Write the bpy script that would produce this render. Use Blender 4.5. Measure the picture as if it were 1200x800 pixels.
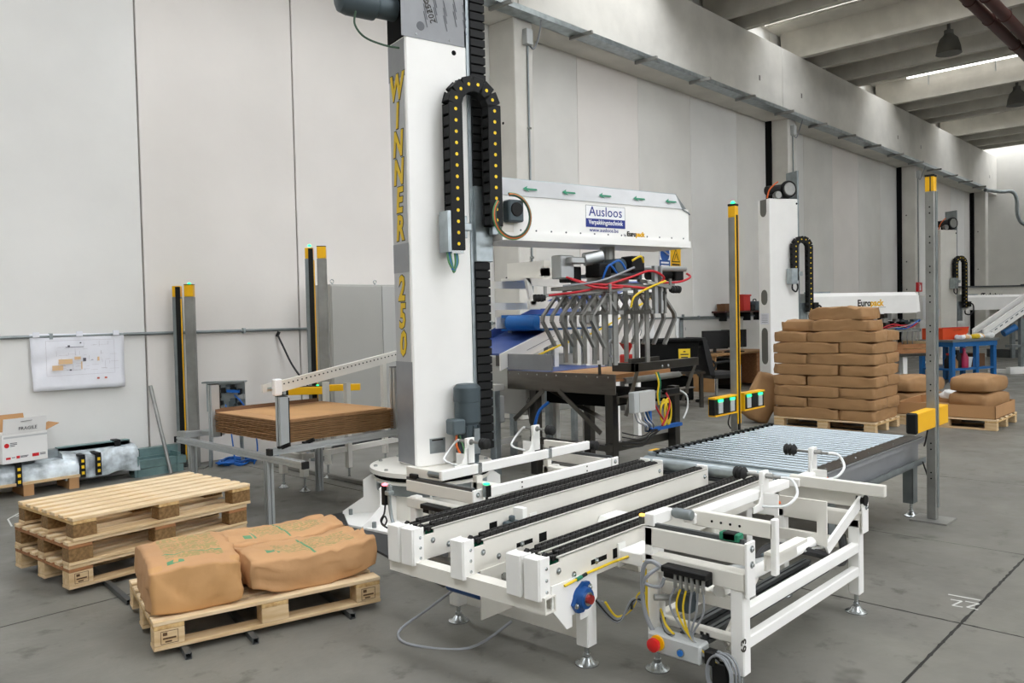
import bpy, bmesh, math, random
from mathutils import Vector, Matrix, noise
R = math.radians
random.seed(7)
SC = bpy.context.scene
COL = SC.collection
for _o in list(bpy.data.objects):
    bpy.data.objects.remove(_o)

# ------------------------------------------------------------------ camera
cam = bpy.data.cameras.new('camera')
cam.sensor_width = 36.0
cam.lens = 946.0 / 1200.0 * 36.0
cam.clip_end = 300
camo = bpy.data.objects.new('camera', cam)
COL.objects.link(camo)
_x = Vector((0.6870, -0.7266, -0.0221)).normalized()
_f = Vector((0.7257, 0.6873, -0.0306))
_f = (_f - _x * _f.dot(_x)).normalized()
_u = _x.cross(_f)
camo.matrix_world = Matrix((( _x.x, _u.x, -_f.x, 0.0), (_x.y, _u.y, -_f.y, 0.0), (_x.z, _u.z, -_f.z, 1.6), (0, 0, 0, 1)))
SC.camera = camo

# ------------------------------------------------------------------ daylight
world = bpy.data.worlds.new('overcast_daylight')
SC.world = world
world.use_nodes = True
_bg = world.node_tree.nodes['Background']
_bg.inputs['Color'].default_value = (0.955, 0.985, 1.03, 1)
_bg.inputs['Strength'].default_value = 1.6
vs = SC.view_settings
vs.view_transform = 'Standard'
vs.look = 'None'
vs.gamma = 1.0
vs.use_curve_mapping = False
vs.exposure = 2.05

# ------------------------------------------------------------------ materials
def hexc(h):
    h = h.lstrip('#')
    out = []
    for i in (0, 2, 4):
        c = int(h[i:i + 2], 16) / 255.0
        out.append(c / 12.92 if c <= 0.04045 else ((c + 0.055) / 1.055) ** 2.4)
    return (*out, 1.0)

MATS = {}
def mat(name, col, rough=0.5, metal=0.0, var=0.0, scale=6.0, col2=None, bump=0.0, bscale=40.0, stretch=None, emit=0.0, alpha=1.0, trans=0.0, spec=0.5, detail=4.0, lo=0.35, hi=0.65):
    m = bpy.data.materials.new(name)
    m.use_nodes = True
    nt = m.node_tree
    b = nt.nodes['Principled BSDF']
    c = hexc(col)
    b.inputs['Base Color'].default_value = c
    b.inputs['Roughness'].default_value = rough
    b.inputs['Metallic'].default_value = metal
    b.inputs['Specular IOR Level'].default_value = spec
    b.inputs['Alpha'].default_value = alpha
    b.inputs['Transmission Weight'].default_value = trans
    if emit:
        b.inputs['Emission Color'].default_value = c
        b.inputs['Emission Strength'].default_value = emit
    if var or col2 or bump:
        tc = nt.nodes.new('ShaderNodeTexCoord')
        mp = nt.nodes.new('ShaderNodeMapping')
        nt.links.new(tc.outputs['Object'], mp.inputs['Vector'])
        if stretch:
            mp.inputs['Scale'].default_value = stretch
    if var or col2:
        n = nt.nodes.new('ShaderNodeTexNoise')
        n.inputs['Scale'].default_value = scale
        n.inputs['Detail'].default_value = detail
        nt.links.new(mp.outputs['Vector'], n.inputs['Vector'])
        r = nt.nodes.new('ShaderNodeValToRGB')
        r.color_ramp.elements[0].position = lo
        r.color_ramp.elements[1].position = hi
        if col2:
            a, d = hexc(col2), c
        else:
            a = tuple(max(0, x * (1 - var)) for x in c[:3]) + (1,)
            d = tuple(min(1, x * (1 + var * 0.5)) for x in c[:3]) + (1,)
        r.color_ramp.elements[0].color = a
        r.color_ramp.elements[1].color = d
        nt.links.new(n.outputs['Fac'], r.inputs['Fac'])
        nt.links.new(r.outputs['Color'], b.inputs['Base Color'])
    if bump:
        n2 = nt.nodes.new('ShaderNodeTexNoise')
        n2.inputs['Scale'].default_value = bscale
        n2.inputs['Detail'].default_value = 5
        nt.links.new(mp.outputs['Vector'], n2.inputs['Vector'])
        bp = nt.nodes.new('ShaderNodeBump')
        bp.inputs['Strength'].default_value = bump
        bp.inputs['Distance'].default_value = 0.02
        nt.links.new(n2.outputs['Fac'], bp.inputs['Height'])
        nt.links.new(bp.outputs['Normal'], b.inputs['Normal'])
    MATS[name] = m
    return m

def floor_material():
    m = mat('floor_concrete', '#86847d', rough=0.62, bump=0.08, bscale=30, spec=0.4)
    nt = m.node_tree
    b = nt.nodes['Principled BSDF']
    g = nt.nodes.new('ShaderNodeNewGeometry')
    def nz(s, d, lo, hi, c0, c1):
        n = nt.nodes.new('ShaderNodeTexNoise')
        n.inputs['Scale'].default_value = s
        n.inputs['Detail'].default_value = d
        n.inputs['Roughness'].default_value = 0.6
        nt.links.new(g.outputs['Position'], n.inputs['Vector'])
        r = nt.nodes.new('ShaderNodeValToRGB')
        r.color_ramp.elements[0].position = lo
        r.color_ramp.elements[1].position = hi
        r.color_ramp.elements[0].color = hexc(c0)
        r.color_ramp.elements[1].color = hexc(c1)
        nt.links.new(n.outputs['Fac'], r.inputs['Fac'])
        return n, r
    _, r1 = nz(0.9, 6, 0.3, 0.7, '#65635d', '#7a7870')
    _, r2 = nz(5.5, 8, 0.28, 0.42, '#b4b2ac', '#ffffff')
    n3, r3 = nz(2.4, 3, 0.66, 0.74, '#ffffff', '#c4c3bf')
    mx = nt.nodes.new('ShaderNodeMix'); mx.data_type = 'RGBA'; mx.blend_type = 'MULTIPLY'; mx.inputs[0].default_value = 1.0
    nt.links.new(r1.outputs['Color'], mx.inputs[6]); nt.links.new(r2.outputs['Color'], mx.inputs[7])
    mx2 = nt.nodes.new('ShaderNodeMix'); mx2.data_type = 'RGBA'; mx2.blend_type = 'MULTIPLY'; mx2.inputs[0].default_value = 1.0
    nt.links.new(mx.outputs[2], mx2.inputs[6]); nt.links.new(r3.outputs['Color'], mx2.inputs[7])
    nt.links.new(mx2.outputs[2], b.inputs['Base Color'])
    rr = nt.nodes.new('ShaderNodeMapRange')
    rr.inputs[1].default_value = 0.3; rr.inputs[2].default_value = 0.7; rr.inputs[3].default_value = 0.38; rr.inputs[4].default_value = 0.62
    nt.links.new(n3.outputs['Fac'], rr.inputs[0]); nt.links.new(rr.outputs[0], b.inputs['Roughness'])

floor_material()
mat('joint_dark', '#2e2d2a', 0.95)
mat('chalk', '#c9c9c4', 0.9)
mat('wall_paint', '#e3e2de', 0.75, var=0.05, scale=0.9, bump=0.05, bscale=14)
mat('wall_paint_b', '#dcdad4', 0.75, var=0.05, scale=1.2, bump=0.05, bscale=14)
mat('wall_grey', '#b5b3ad', 0.85, var=0.06, scale=1.2)
mat('hole_shade', '#6c6b64', 0.8)  # shaded inside of the column holes, put into the colour
mat('wall_lit_pink', '#e5e0da', 0.75, var=0.04, scale=0.9, bump=0.05, bscale=14)  # pinkish light on some panels, put into the wall colour
mat('kerb_grey', '#8b8983', 0.85, var=0.1, scale=3)
mat('bellows_black', '#0d0e0f', 0.6, spec=0.35)
mat('concrete', '#d3d0c8', 0.85, var=0.09, scale=1.6, bump=0.1, bscale=25)
mat('concrete_b', '#cdc9bf', 0.85, var=0.1, scale=2.2, bump=0.1, bscale=25)
mat('seam', '#77746c', 0.9)
mat('galv', '#a9b2b5', 0.38, 0.85, var=0.18, scale=9)
mat('galv_dull', '#8d9495', 0.5, 0.7, var=0.15, scale=7)
mat('roller_steel', '#929b9f', 0.22, 0.97)
mat('zinc', '#c3c8c9', 0.25, 0.95)
mat('chrome', '#d4d6d6', 0.16, 1.0)
mat('alu', '#b9bcbc', 0.42, 0.75, var=0.05, scale=4)
mat('alu_dark', '#5d6061', 0.5, 0.6)
mat('steel_raw', '#9c9c98', 0.45, 0.65, var=0.2, scale=5)
mat('stainless', '#77736d', 0.3, 0.95, var=0.12, scale=3, stretch=(1, 1, 8))
mat('stainless_dk', '#5c5a56', 0.33, 0.95, var=0.12, scale=3)
mat('white_paint', '#f6f5f1', 0.42, var=0.025, scale=3)
mat('white_paint2', '#e6e3da', 0.45, var=0.03, scale=4)
mat('film_grey', '#8f9194', 0.32, 0.15, var=0.08, scale=5)
mat('film_grey2', '#b9babb', 0.35, 0.1, var=0.06, scale=5)
mat('motor_grey', '#4b575c', 0.5, 0.2)
mat('motor_grey2', '#5b676b', 0.5, 0.2)
mat('black_plastic', '#101010', 0.55, spec=0.3)
mat('black_matte', '#0a0a0a', 0.85, spec=0.2)
mat('chain_dark', '#272625', 0.42, 0.35, var=0.2, scale=30)
mat('rubber', '#141414', 0.7)
mat('yellow', '#f2b705', 0.4)
mat('yellow_dot', '#f6cf10', 0.5)
mat('letter_yellow', '#edc615', 0.5)
mat('letter_dark', '#2b2620', 0.6)
mat('green_dot', '#1fd86d', 0.4, emit=1.2)
mat('red_lamp', '#ff5a63', 0.4, emit=1.5)
mat('orange_lamp', '#ffb03a', 0.4, emit=1.5)
mat('green_mark', '#1f7a5a', 0.6)
mat('blue_print', '#1b2f86', 0.5)
mat('white_print', '#f4f5f6', 0.5)
mat('grey_print', '#5f6166', 0.6)
mat('sign_blue', '#1e4f96', 0.5)
mat('sign_yellow', '#eab40b', 0.5)
mat('sign_red', '#c9141d', 0.5)
mat('sign_green', '#12805a', 0.5)
mat('wood_new', '#d8be96', 0.75, col2='#c6a67a', scale=5, stretch=(1.2, 9, 9), bump=0.08, bscale=20)
mat('wood_new2', '#e3cdaa', 0.75, col2='#d2b58a', scale=4, stretch=(1.2, 9, 9), bump=0.08, bscale=20)
mat('wood_y', '#d3b27c', 0.75, col2='#bb9560', scale=5, stretch=(9, 1.2, 9), bump=0.08, bscale=20)
mat('wood_red', '#a9764c', 0.8, col2='#8d5f3a', scale=5, stretch=(1.2, 9, 9))
mat('chipblock', '#8e6e45', 0.9, col2='#6d522f', scale=70, bump=0.2, bscale=120)
mat('brand_burn', '#5a4128', 0.9)
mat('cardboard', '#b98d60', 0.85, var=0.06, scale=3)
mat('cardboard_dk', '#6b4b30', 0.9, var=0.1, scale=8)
mat('cardboard_edge', '#96704a', 0.9, var=0.12, scale=20)
mat('kraft_far', '#a27c53', 0.7, var=0.07, scale=5, bump=0.12, bscale=14)
mat('kraft_side', '#c1935f', 0.7, var=0.08, scale=4, bump=0.15, bscale=12)
mat('blue_belt', '#1769b5', 0.35)
mat('blue_belt_dk', '#3c5290', 0.4)
mat('blue_paint', '#1f66a6', 0.45)
mat('blue_hose', '#1b63b8', 0.4)
mat('red_hose', '#c0202c', 0.4)
mat('orange_wire', '#d9662a', 0.5)
mat('green_dark', '#33503a', 0.5)
mat('green_wire', '#5a8f5e', 0.5)
mat('yellow_cable', '#e3c21f', 0.45)
mat('grey_cable', '#8f9296', 0.45)
mat('white_tube', '#e9ebea', 0.3)
mat('black_cable', '#1a1a1b', 0.5)
mat('red_btn', '#d3201f', 0.35)
mat('blue_btn', '#1d6ab8', 0.35)
mat('plastic_grey', '#b9bcbb', 0.5)
mat('cabinet_grey', '#b3b2ac', 0.5, var=0.02, scale=2)
mat('cabinet_grey2', '#bcbcb8', 0.5)
mat('bearing_blue', '#164f93', 0.4, 0.2)
mat('shaft_red', '#9c2a25', 0.4, 0.3)
mat('paper', '#e9eaf0', 0.8, var=0.03, scale=6, bump=0.3, bscale=5)
mat('ink', '#5d5a63', 0.9)
mat('ink_light', '#b9b3b8', 0.9)
mat('ink_orange', '#e2bf94', 0.9)
mat('ink_red', '#c46a58', 0.9)
mat('carton_white', '#e7e6e3', 0.7, var=0.02, scale=3)
mat('tape', '#bfc0c0', 0.4)
mat('stretch_film', '#cfd9de', 0.22, 0.0, var=0.5, scale=7, bump=0.5, bscale=9, spec=0.8)
mat('rail_green', '#86a3a3', 0.4, 0.6, var=0.2, scale=5)
mat('leather', '#171718', 0.42)
mat('desk_wood', '#9a7448', 0.6, var=0.1, scale=4)
mat('orange_paint', '#d4481a', 0.45)
mat('red_plastic', '#c22a22', 0.45)
mat('pink_plastic', '#b52d55', 0.45)
mat('screen', '#0b0c0f', 0.25)
mat('plate_steel', '#3c3d3e', 0.55, 0.4, var=0.12, scale=4)
mat('pipe_red', '#431c15', 0.55)
mat('lamp_grey', '#55544f', 0.55)
mat('sky_slit_glow', '#ffffff', 0.5, emit=1.5)  # glow standing in for sky seen through a roof slit
mat('beam_dark', '#8d8a80', 0.9, var=0.08, scale=2)

def bag_material(name, base, prints, side=None):
    """kraft paper with printed green bars given in the bag's own x/y (metres)."""
    m = mat(name, base, 0.72, bump=0.18, bscale=11)
    nt = m.node_tree
    b = nt.nodes['Principled BSDF']
    tc = nt.nodes.new('ShaderNodeTexCoord')
    sp = nt.nodes.new('ShaderNodeSeparateXYZ')
    nt.links.new(tc.outputs['Object'], sp.inputs[0])
    geo = nt.nodes.new('ShaderNodeSeparateXYZ')
    nt.links.new(tc.outputs['Normal'], geo.inputs[0])
    def mth(op, a, b_=None, c_=None):
        n = nt.nodes.new('ShaderNodeMath'); n.operation = op
        for i, v in enumerate((a, b_, c_)):
            if v is None: continue
            if isinstance(v, (int, float)): n.inputs[i].default_value = v
            else: nt.links.new(v, n.inputs[i])
        return n.outputs[0]
    top = mth('GREATER_THAN', sp.outputs[2], 0.0)
    top = mth('MULTIPLY', top, mth('GREATER_THAN', geo.outputs[2], 0.45))
    nn = nt.nodes.new('ShaderNodeTexNoise'); nn.inputs['Scale'].default_value = 3.0; nn.inputs['Detail'].default_value = 4
    nt.links.new(tc.outputs['Object'], nn.inputs['Vector'])
    rp = nt.nodes.new('ShaderNodeValToRGB')
    c = hexc(base)
    rp.color_ramp.elements[0].position = 0.3; rp.color_ramp.elements[1].position = 0.7
    rp.color_ramp.elements[0].color = tuple(x * 0.9 for x in c[:3]) + (1,)
    rp.color_ramp.elements[1].color = tuple(min(1, x * 1.05) for x in c[:3]) + (1,)
    nt.links.new(nn.outputs['Fac'], rp.inputs['Fac'])
    cur = rp.outputs['Color']
    for (x0, x1, y0, y1, colr, amt, stripe) in prints:
        k = mth('MULTIPLY', mth('GREATER_THAN', sp.outputs[0], x0), mth('LESS_THAN', sp.outputs[0], x1))
        k = mth('MULTIPLY', k, mth('GREATER_THAN', sp.outputs[1], y0))
        k = mth('MULTIPLY', k, mth('LESS_THAN', sp.outputs[1], y1))
        if stripe:
            ax, per, duty = stripe
            fr = mth('FRACT', mth('DIVIDE', mth('ADD', sp.outputs[ax], 10.0), per))
            k = mth('MULTIPLY', k, mth('LESS_THAN', fr, duty))
            n2 = nt.nodes.new('ShaderNodeTexNoise'); n2.inputs['Scale'].default_value = 60
            nt.links.new(tc.outputs['Object'], n2.inputs['Vector'])
            k = mth('MULTIPLY', k, mth('GREATER_THAN', n2.outputs['Fac'], 0.46))
        k = mth('MULTIPLY', mth('MULTIPLY', k, top), amt)
        mx = nt.nodes.new('ShaderNodeMix'); mx.data_type = 'RGBA'
        nt.links.new(k, mx.inputs[0]); nt.links.new(cur, mx.inputs[6]); mx.inputs[7].default_value = hexc(colr)
        cur = mx.outputs[2]
    nt.links.new(cur, b.inputs['Base Color'])
    return m

# ------------------------------------------------------------------ mesh helpers
class MB:
    def __init__(s):
        s.v = []; s.f = []; s.m = []; s.mi = 0; s.ch = []
    def add(s, vs_, fs_):
        n, nf = len(s.v), len(s.f)
        s.v += [tuple(p) for p in vs_]
        s.f += [tuple(i + n for i in q) for q in fs_]
        s.m += [s.mi] * len(fs_)
        s.ch.append((n, len(s.v), nf, len(s.f)))
        return s
    def use(s, i):
        s.mi = i; return s
    def box(s, x0, x1, y0, y1, z0, z1, c=0.0):
        if c <= 0:
            s.add([(x0, y0, z0), (x1, y0, z0), (x1, y1, z0), (x0, y1, z0), (x0, y0, z1), (x1, y0, z1), (x1, y1, z1), (x0, y1, z1)],
                  [(3, 2, 1, 0), (4, 5, 6, 7), (0, 1, 5, 4), (1, 2, 6, 5), (2, 3, 7, 6), (3, 0, 4, 7)])
            return s
        c = min(c, 0.45 * min(abs(x1 - x0), abs(y1 - y0), abs(z1 - z0)))
        bm = bmesh.new()
        bmesh.ops.create_cube(bm, size=1.0)
        for v in bm.verts:
            v.co = Vector(((x0 + x1) / 2 + v.co.x * (x1 - x0), (y0 + y1) / 2 + v.co.y * (y1 - y0), (z0 + z1) / 2 + v.co.z * (z1 - z0)))
        bmesh.ops.bevel(bm, geom=bm.edges[:], offset=c, segments=1, affect='EDGES')
        bm.verts.index_update()
        s.add([v.co[:] for v in bm.verts], [[v.index for v in f.verts] for f in bm.faces])
        bm.free()
        return s
    def bar(s, p0, p1, w, h, up=(0, 0, 1)):
        p0, p1 = Vector(p0), Vector(p1)
        d = (p1 - p0).normalized()
        u = Vector(up)
        if abs(d.dot(u)) > 0.98: u = Vector((1, 0, 0))
        a = d.cross(u).normalized(); b = a.cross(d).normalized()
        vs_ = []
        for p in (p0, p1):
            for i, j in ((-1, -1), (1, -1), (1, 1), (-1, 1)):
                vs_.append(p + a * (i * w / 2) + b * (j * h / 2))
        s.add(vs_, [(0, 1, 2, 3), (7, 6, 5, 4), (1, 0, 4, 5), (2, 1, 5, 6), (3, 2, 6, 7), (0, 3, 7, 4)])
        return s
    def cyl(s, p0, p1, r, n=12, r2=None):
        p0, p1 = Vector(p0), Vector(p1)
        r2 = r if r2 is None else r2
        d = (p1 - p0).normalized()
        u = Vector((0, 0, 1)) if abs(d.z) < 0.9 else Vector((1, 0, 0))
        a = d.cross(u).normalized(); b = d.cross(a)
        vs_ = []
        for p, q in ((p0, r), (p1, r2)):
            for i in range(n):
                t = 2 * math.pi * i / n
                vs_.append(p + a * (math.cos(t) * q) + b * (math.sin(t) * q))
        fs_ = [(i, (i + 1) % n, n + (i + 1) % n, n + i) for i in range(n)]
        fs_ += [tuple(range(n - 1, -1, -1)), tuple(range(n, 2 * n))]
        s.add(vs_, fs_)
        return s
    def tube(s, pts, r, n=7, sub=6):
        P = [Vector(p) for p in pts]
        if len(P) > 2 and sub > 1:
            Q = []
            for i in range(len(P) - 1):
                a, b, c, d = P[max(i - 1, 0)], P[i], P[i + 1], P[min(i + 2, len(P) - 1)]
                for k in range(sub):
                    t = k / sub
                    Q.append(0.5 * ((2 * b) + (c - a) * t + (2 * a - 5 * b + 4 * c - d) * t * t + (3 * b - a - 3 * c + d) * t ** 3))
            Q.append(P[-1]); P = Q
        n0 = None; vs_ = []
        for i, p in enumerate(P):
            d = (P[min(i + 1, len(P) - 1)] - P[max(i - 1, 0)])
            d = d.normalized() if d.length > 1e-9 else Vector((0, 0, 1))
            if n0 is None:
                u = Vector((0, 0, 1)) if abs(d.z) < 0.9 else Vector((1, 0, 0))
                n0 = d.cross(u).normalized()
            n0 = (n0 - d * n0.dot(d)).normalized()
            b = d.cross(n0)
            for k in range(n):
                t = 2 * math.pi * k / n
                vs_.append(p + n0 * (math.cos(t) * r) + b * (math.sin(t) * r))
        L = len(P)
        fs_ = [(i * n + k, i * n + (k + 1) % n, (i + 1) * n + (k + 1) % n, (i + 1) * n + k) for i in range(L - 1) for k in range(n)]
        fs_ += [tuple(range(n - 1, -1, -1)), tuple(range((L - 1) * n, L * n))]
        s.add(vs_, fs_)
        return s
    def prism(s, poly, axis, a0, a1):
        def mk(p, a):
            return {'x': (a, p[0], p[1]), 'y': (p[0], a, p[1]), 'z': (p[0], p[1], a)}[axis]
        n = len(poly)
        s.add([mk(p, a0) for p in poly] + [mk(p, a1) for p in poly],
              [(i, (i + 1) % n, n + (i + 1) % n, n + i) for i in range(n)] + [tuple(range(n - 1, -1, -1)), tuple(range(n, 2 * n))])
        return s
    def lathe(s, prof, c=(0, 0, 0), n=16, axis='z'):
        vs_ = []
        for r, z in prof:
            for k in range(n):
                t = 2 * math.pi * k / n
                x, y = math.cos(t) * r, math.sin(t) * r
                q = {'z': (x, y, z), 'x': (z, x, y), 'y': (x, z, y)}[axis]
                vs_.append((c[0] + q[0], c[1] + q[1], c[2] + q[2]))
        L = len(prof)
        fs_ = [(i * n + k, i * n + (k + 1) % n, (i + 1) * n + (k + 1) % n, (i + 1) * n + k) for i in range(L - 1) for k in range(n)]
        fs_ += [tuple(range(n - 1, -1, -1)), tuple(range((L - 1) * n, L * n))]
        s.add(vs_, fs_)
        return s
    def mesh(s, name, mats, smooth=False, angle=35):
        me = bpy.data.meshes.new(name)
        me.from_pydata(s.v, [], s.f)
        for k in (mats if isinstance(mats, (list, tuple)) else [mats]):
            me.materials.append(MATS[k])
        if any(s.m):
            me.polygons.foreach_set('material_index', s.m)
        bm = bmesh.new(); bm.from_mesh(me)
        bmesh.ops.recalc_face_normals(bm, faces=bm.faces[:])
        if smooth:
            for f in bm.faces: f.smooth = True
            for e in bm.edges:
                if len(e.link_faces) == 2 and e.calc_face_angle(0) > R(angle): e.smooth = False
        bm.to_mesh(me); bm.free()
        return me
    def pieces(s, gap=0.012):
        """the shapes grouped into touching clusters, one MB for each"""
        bb = []
        for (a, b, c, d) in s.ch:
            P = s.v[a:b]
            bb.append(([min(p[i] for p in P) for i in range(3)], [max(p[i] for p in P) for i in range(3)]))
        n = len(bb); root = list(range(n))
        def find(i):
            while root[i] != i: i = root[i]
            return i
        for i in range(n):
            for j in range(i):
                if all(bb[i][0][k] - gap <= bb[j][1][k] and bb[j][0][k] - gap <= bb[i][1][k] for k in range(3)):
                    root[find(i)] = find(j)
        groups = {}
        for i in range(n): groups.setdefault(find(i), []).append(i)
        out = []
        for g in groups.values():
            m = MB()
            for i in g:
                a, b, c, d = s.ch[i]
                m.mi = s.m[c] if d > c else 0
                m.add(s.v[a:b], [tuple(q - a for q in f) for f in s.f[c:d]])
            out.append(m)
        return out
    def build(s, name, mats, parent=None, smooth=False, loc=None, rot=None, angle=35, split=True):
        first = None
        for p in (s.pieces() if split and len(s.ch) > 1 else [s]):
            o = obj(name, p.mesh(name, mats, smooth, angle), parent, loc, rot)
            first = first or o
        return first

def obj(name, me, parent=None, loc=None, rot=None):
    o = bpy.data.objects.new(name, me)
    COL.objects.link(o)
    if parent: o.parent = parent
    if loc: o.location = loc
    if rot: o.rotation_euler = rot
    return o

def tag(o, label, cat, group=None):
    o['label'] = label; o['category'] = cat
    if group: o['group'] = group
    return o
def thing(name, label, cat, loc=(0, 0, 0), rz=0.0, group=None):
    o = obj(name, None, None, loc, (0, 0, rz))
    o.empty_display_size = 0.1
    return tag(o, label, cat, group)
def struct(o):
    o['kind'] = 'structure'; return o
def stuff(o):
    o['kind'] = 'stuff'; return o
def box(name, m, parent, x0, x1, y0, y1, z0, z1, c=0.0):
    return MB().box(x0, x1, y0, y1, z0, z1, c).build(name, m, parent)
def copy_tree(o, parent=None):
    c = o.copy(); COL.objects.link(c); c.parent = parent
    for ch in list(o.children): copy_tree(ch, c)
    return c

_TXT = {}
def text(name, body, m, parent, origin, xdir, ydir, size, align='LEFT', bold=0.0, ext=0.0008, shear=0.0, sx=1.0):
    """lettering lying on a face: origin = baseline start, xdir/ydir = reading and up directions"""
    cu = bpy.data.curves.new('txt', 'FONT')
    cu.body = body; cu.size = size; cu.align_x = align; cu.extrude = ext; cu.offset = bold; cu.shear = shear
    cu.resolution_u = 2
    t = bpy.data.objects.new('txt', cu); COL.objects.link(t)
    dg = bpy.context.evaluated_depsgraph_get()
    me = bpy.data.meshes.new_from_object(t.evaluated_get(dg))
    bpy.data.objects.remove(t); bpy.data.curves.remove(cu)
    X = Vector(xdir).normalized(); Y = Vector(ydir).normalized(); Z = X.cross(Y)
    M4 = Matrix(((X.x, Y.x, Z.x, origin[0]), (X.y, Y.y, Z.y, origin[1]), (X.z, Y.z, Z.z, origin[2]), (0, 0, 0, 1)))
    if sx != 1.0: M4 = M4 @ Matrix.Diagonal((sx, 1, 1, 1))
    me.transform(M4)
    me.materials.clear(); me.materials.append(MATS[m])
    me.name = name
    return obj(name, me, parent)

def foot_mesh():
    b = MB()
    b.lathe([(0.055, 0.0), (0.055, 0.006), (0.035, 0.014), (0.022, 0.032), (0.014, 0.036), (0.011, 0.036), (0.011, 0.16)], n=18)
    b.cyl((0, 0, 0.036), (0, 0, 0.05), 0.018, 6)
    return b.mesh('foot', 'zinc', True)
FOOT = foot_mesh()

# ================================================================== SETTING
YW = 9.0
XE = 38.3
# floor: cast slabs with open joints
fl = struct(box('floor', 'joint_dark', None, -8, XE, -14, YW + 0.2, -0.12, -0.012))
xb = [-8, -3.2, 0.7, 4.47, 8.3, 12.1, 15.9, 19.7, 23.5, 27.3, 31.1, 34.9, XE]
yb = [-14, -10.25, -6.45, -2.65, 1.15, 4.95, YW + 0.2]
for i in range(len(xb) - 1):
    for j in range(len(yb) - 1):
        b = MB()
        g = 0.007
        x0, x1, y0, y1 = xb[i] + g, xb[i + 1] - g, yb[j] + g, yb[j + 1] - g
        if (i, j) in ((3, 4), (3, 3)):   # a hairline crack splits these slabs at x = 5.97
            b.box(x0, 5.967, y0, y1, -0.1, 0); b.box(5.972, x1, y0, y1, -0.1, 0)
        else:
            b.box(x0, x1, y0, y1, -0.1, 0)
        b.build('floor_slab', 'floor_concrete', fl)
# broken edges along the joints: ragged strips of dark filler
def ragged(p, q, n, w):
    b = MB(); p, q = Vector(p), Vector(q); d = q - p; nrm = Vector((-d.y, d.x, 0)).normalized()
    L = []; Rr = []
    for k in range(n + 1):
        c = p + d * (k / n)
        L.append(c + nrm * (w * random.uniform(0.15, 1.0))); Rr.append(c - nrm * (w * random.uniform(0.15, 1.0)))
    b.add([(*v.xy, 0.0006) for v in L + Rr], [(k, k + 1, n + 2 + k, n + 1 + k) for k in range(n)])
    return b.build('joint_filler', 'joint_dark', fl)
ragged((1.2, 1.15, 0), (9.0, 1.15, 0), 200, 0.011)
ragged((4.47, -1.0, 0), (4.47, 2.3, 0), 90, 0.010)
ragged((5.97, -0.5, 0), (5.97, 2.4, 0), 60, 0.006)
ragged((0.7, 4.95, 0), (2.0, 4.95, 0), 50, 0.006)
def chalk(pts, w=0.008):
    b = MB()
    for p, q in zip(pts, pts[1:]):
        b.bar((p[0], p[1], 0.0008), (q[0], q[1], 0.0008), w, 0.0008)
    b.build('chalk_mark', 'chalk', fl)
chalk([(2.02, 7.75), (2.3, 7.95), (2.55, 8.25), (2.62, 8.45), (2.5, 8.4), (2.25, 8.1), (1.95, 7.7), (1.9, 7.4)], 0.012)
chalk([(2.3, 8.3), (2.2, 8.0), (2.25, 7.6)], 0.012)
chalk([(2.9, 8.4), (3.3, 8.45)], 0.02)
chalk([(2.50, 2.42), (2.53, 2.30), (2.62, 2.22)], 0.008)
chalk([(4.885, 1.319), (4.893, 1.161)], 0.012)
chalk([(4.807, 1.286), (4.816, 1.233), (4.715, 1.253), (4.722, 1.205)], 0.01)
chalk([(4.827, 1.219), (4.831, 1.154), (4.736, 1.188), (4.732, 1.134)], 0.01)

# left wall: precast panels
wl = struct(box('wall_left', 'seam', None, -8, XE, YW + 0.12, YW + 0.3, 0, 8.5))
seams = [-8, -6.0, -4.05, -2.1, -0.2, 1.74, 3.67, 5.595, 7.5, 9.35, 11.32, 13.2, 15.13, 17.15, 18.85, 20.75, 22.65, 24.55, 26.4, 28.2, 30.1, 32.0, 33.9, 35.8, XE]
for i in range(len(seams) - 1):
    g = 0.009 if seams[i] < 8 else 0.004
    MB().box(seams[i] + g, seams[i + 1] - g, YW, YW + 0.15, 0, 8.45, 0.006).build('wall_panel', 'wall_lit_pink' if i in (6, 7, 10, 16, 21) else (('wall_paint', 'wall_paint_b')[i % 2] if i > 8 else 'wall_paint'), wl)
# far end wall
wb_ = struct(box('wall_back', 'wall_grey', None, -8.3, -8, -14, YW + 0.3, 0, 9.0))  # unseen wall added to hold back light from behind the camera
wf_ = struct(MB().box(-8, XE, -14.3, -14, 0, 5.6).box(-8, XE, -14.3, -14, 8.2, 9.0).box(19.0, XE, -14.3, -14, 5.6, 8.2).build('wall_front', 'wall_grey', None))   # unseen wall added for contrast, its gap shaped to let in side light
wr = struct(box('wall_right', 'wall_paint_b', None, XE, XE + 0.3, -14, YW + 0.3, 0, 9.0))
for y in (6.6, 4.2, 1.8, -0.6):
    box('wall_seam', 'seam', wr, XE - 0.004, XE, y, y + 0.015, 0, 8.4)
# pilasters
for k, x in enumerate((9.12, 18.62, 27.93, 36.6)):
    p = struct(MB().box(x, x + 0.42, 8.45, YW, 0, 6.17, 0.012).build('trim_%d' % (k + 1), 'concrete', None))
    b = MB()
    for z in (2.2, 3.1, 4.6): b.cyl((x - 0.002, 8.72, z), (x + 0.01, 8.72, z), 0.022, 10)
    b.build('fixing_hole', 'black_matte', p)
    if k: box('joint_gap', 'black_matte', p, x - 0.045, x - 0.005, 8.85, YW, 0.0, 6.17)
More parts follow.
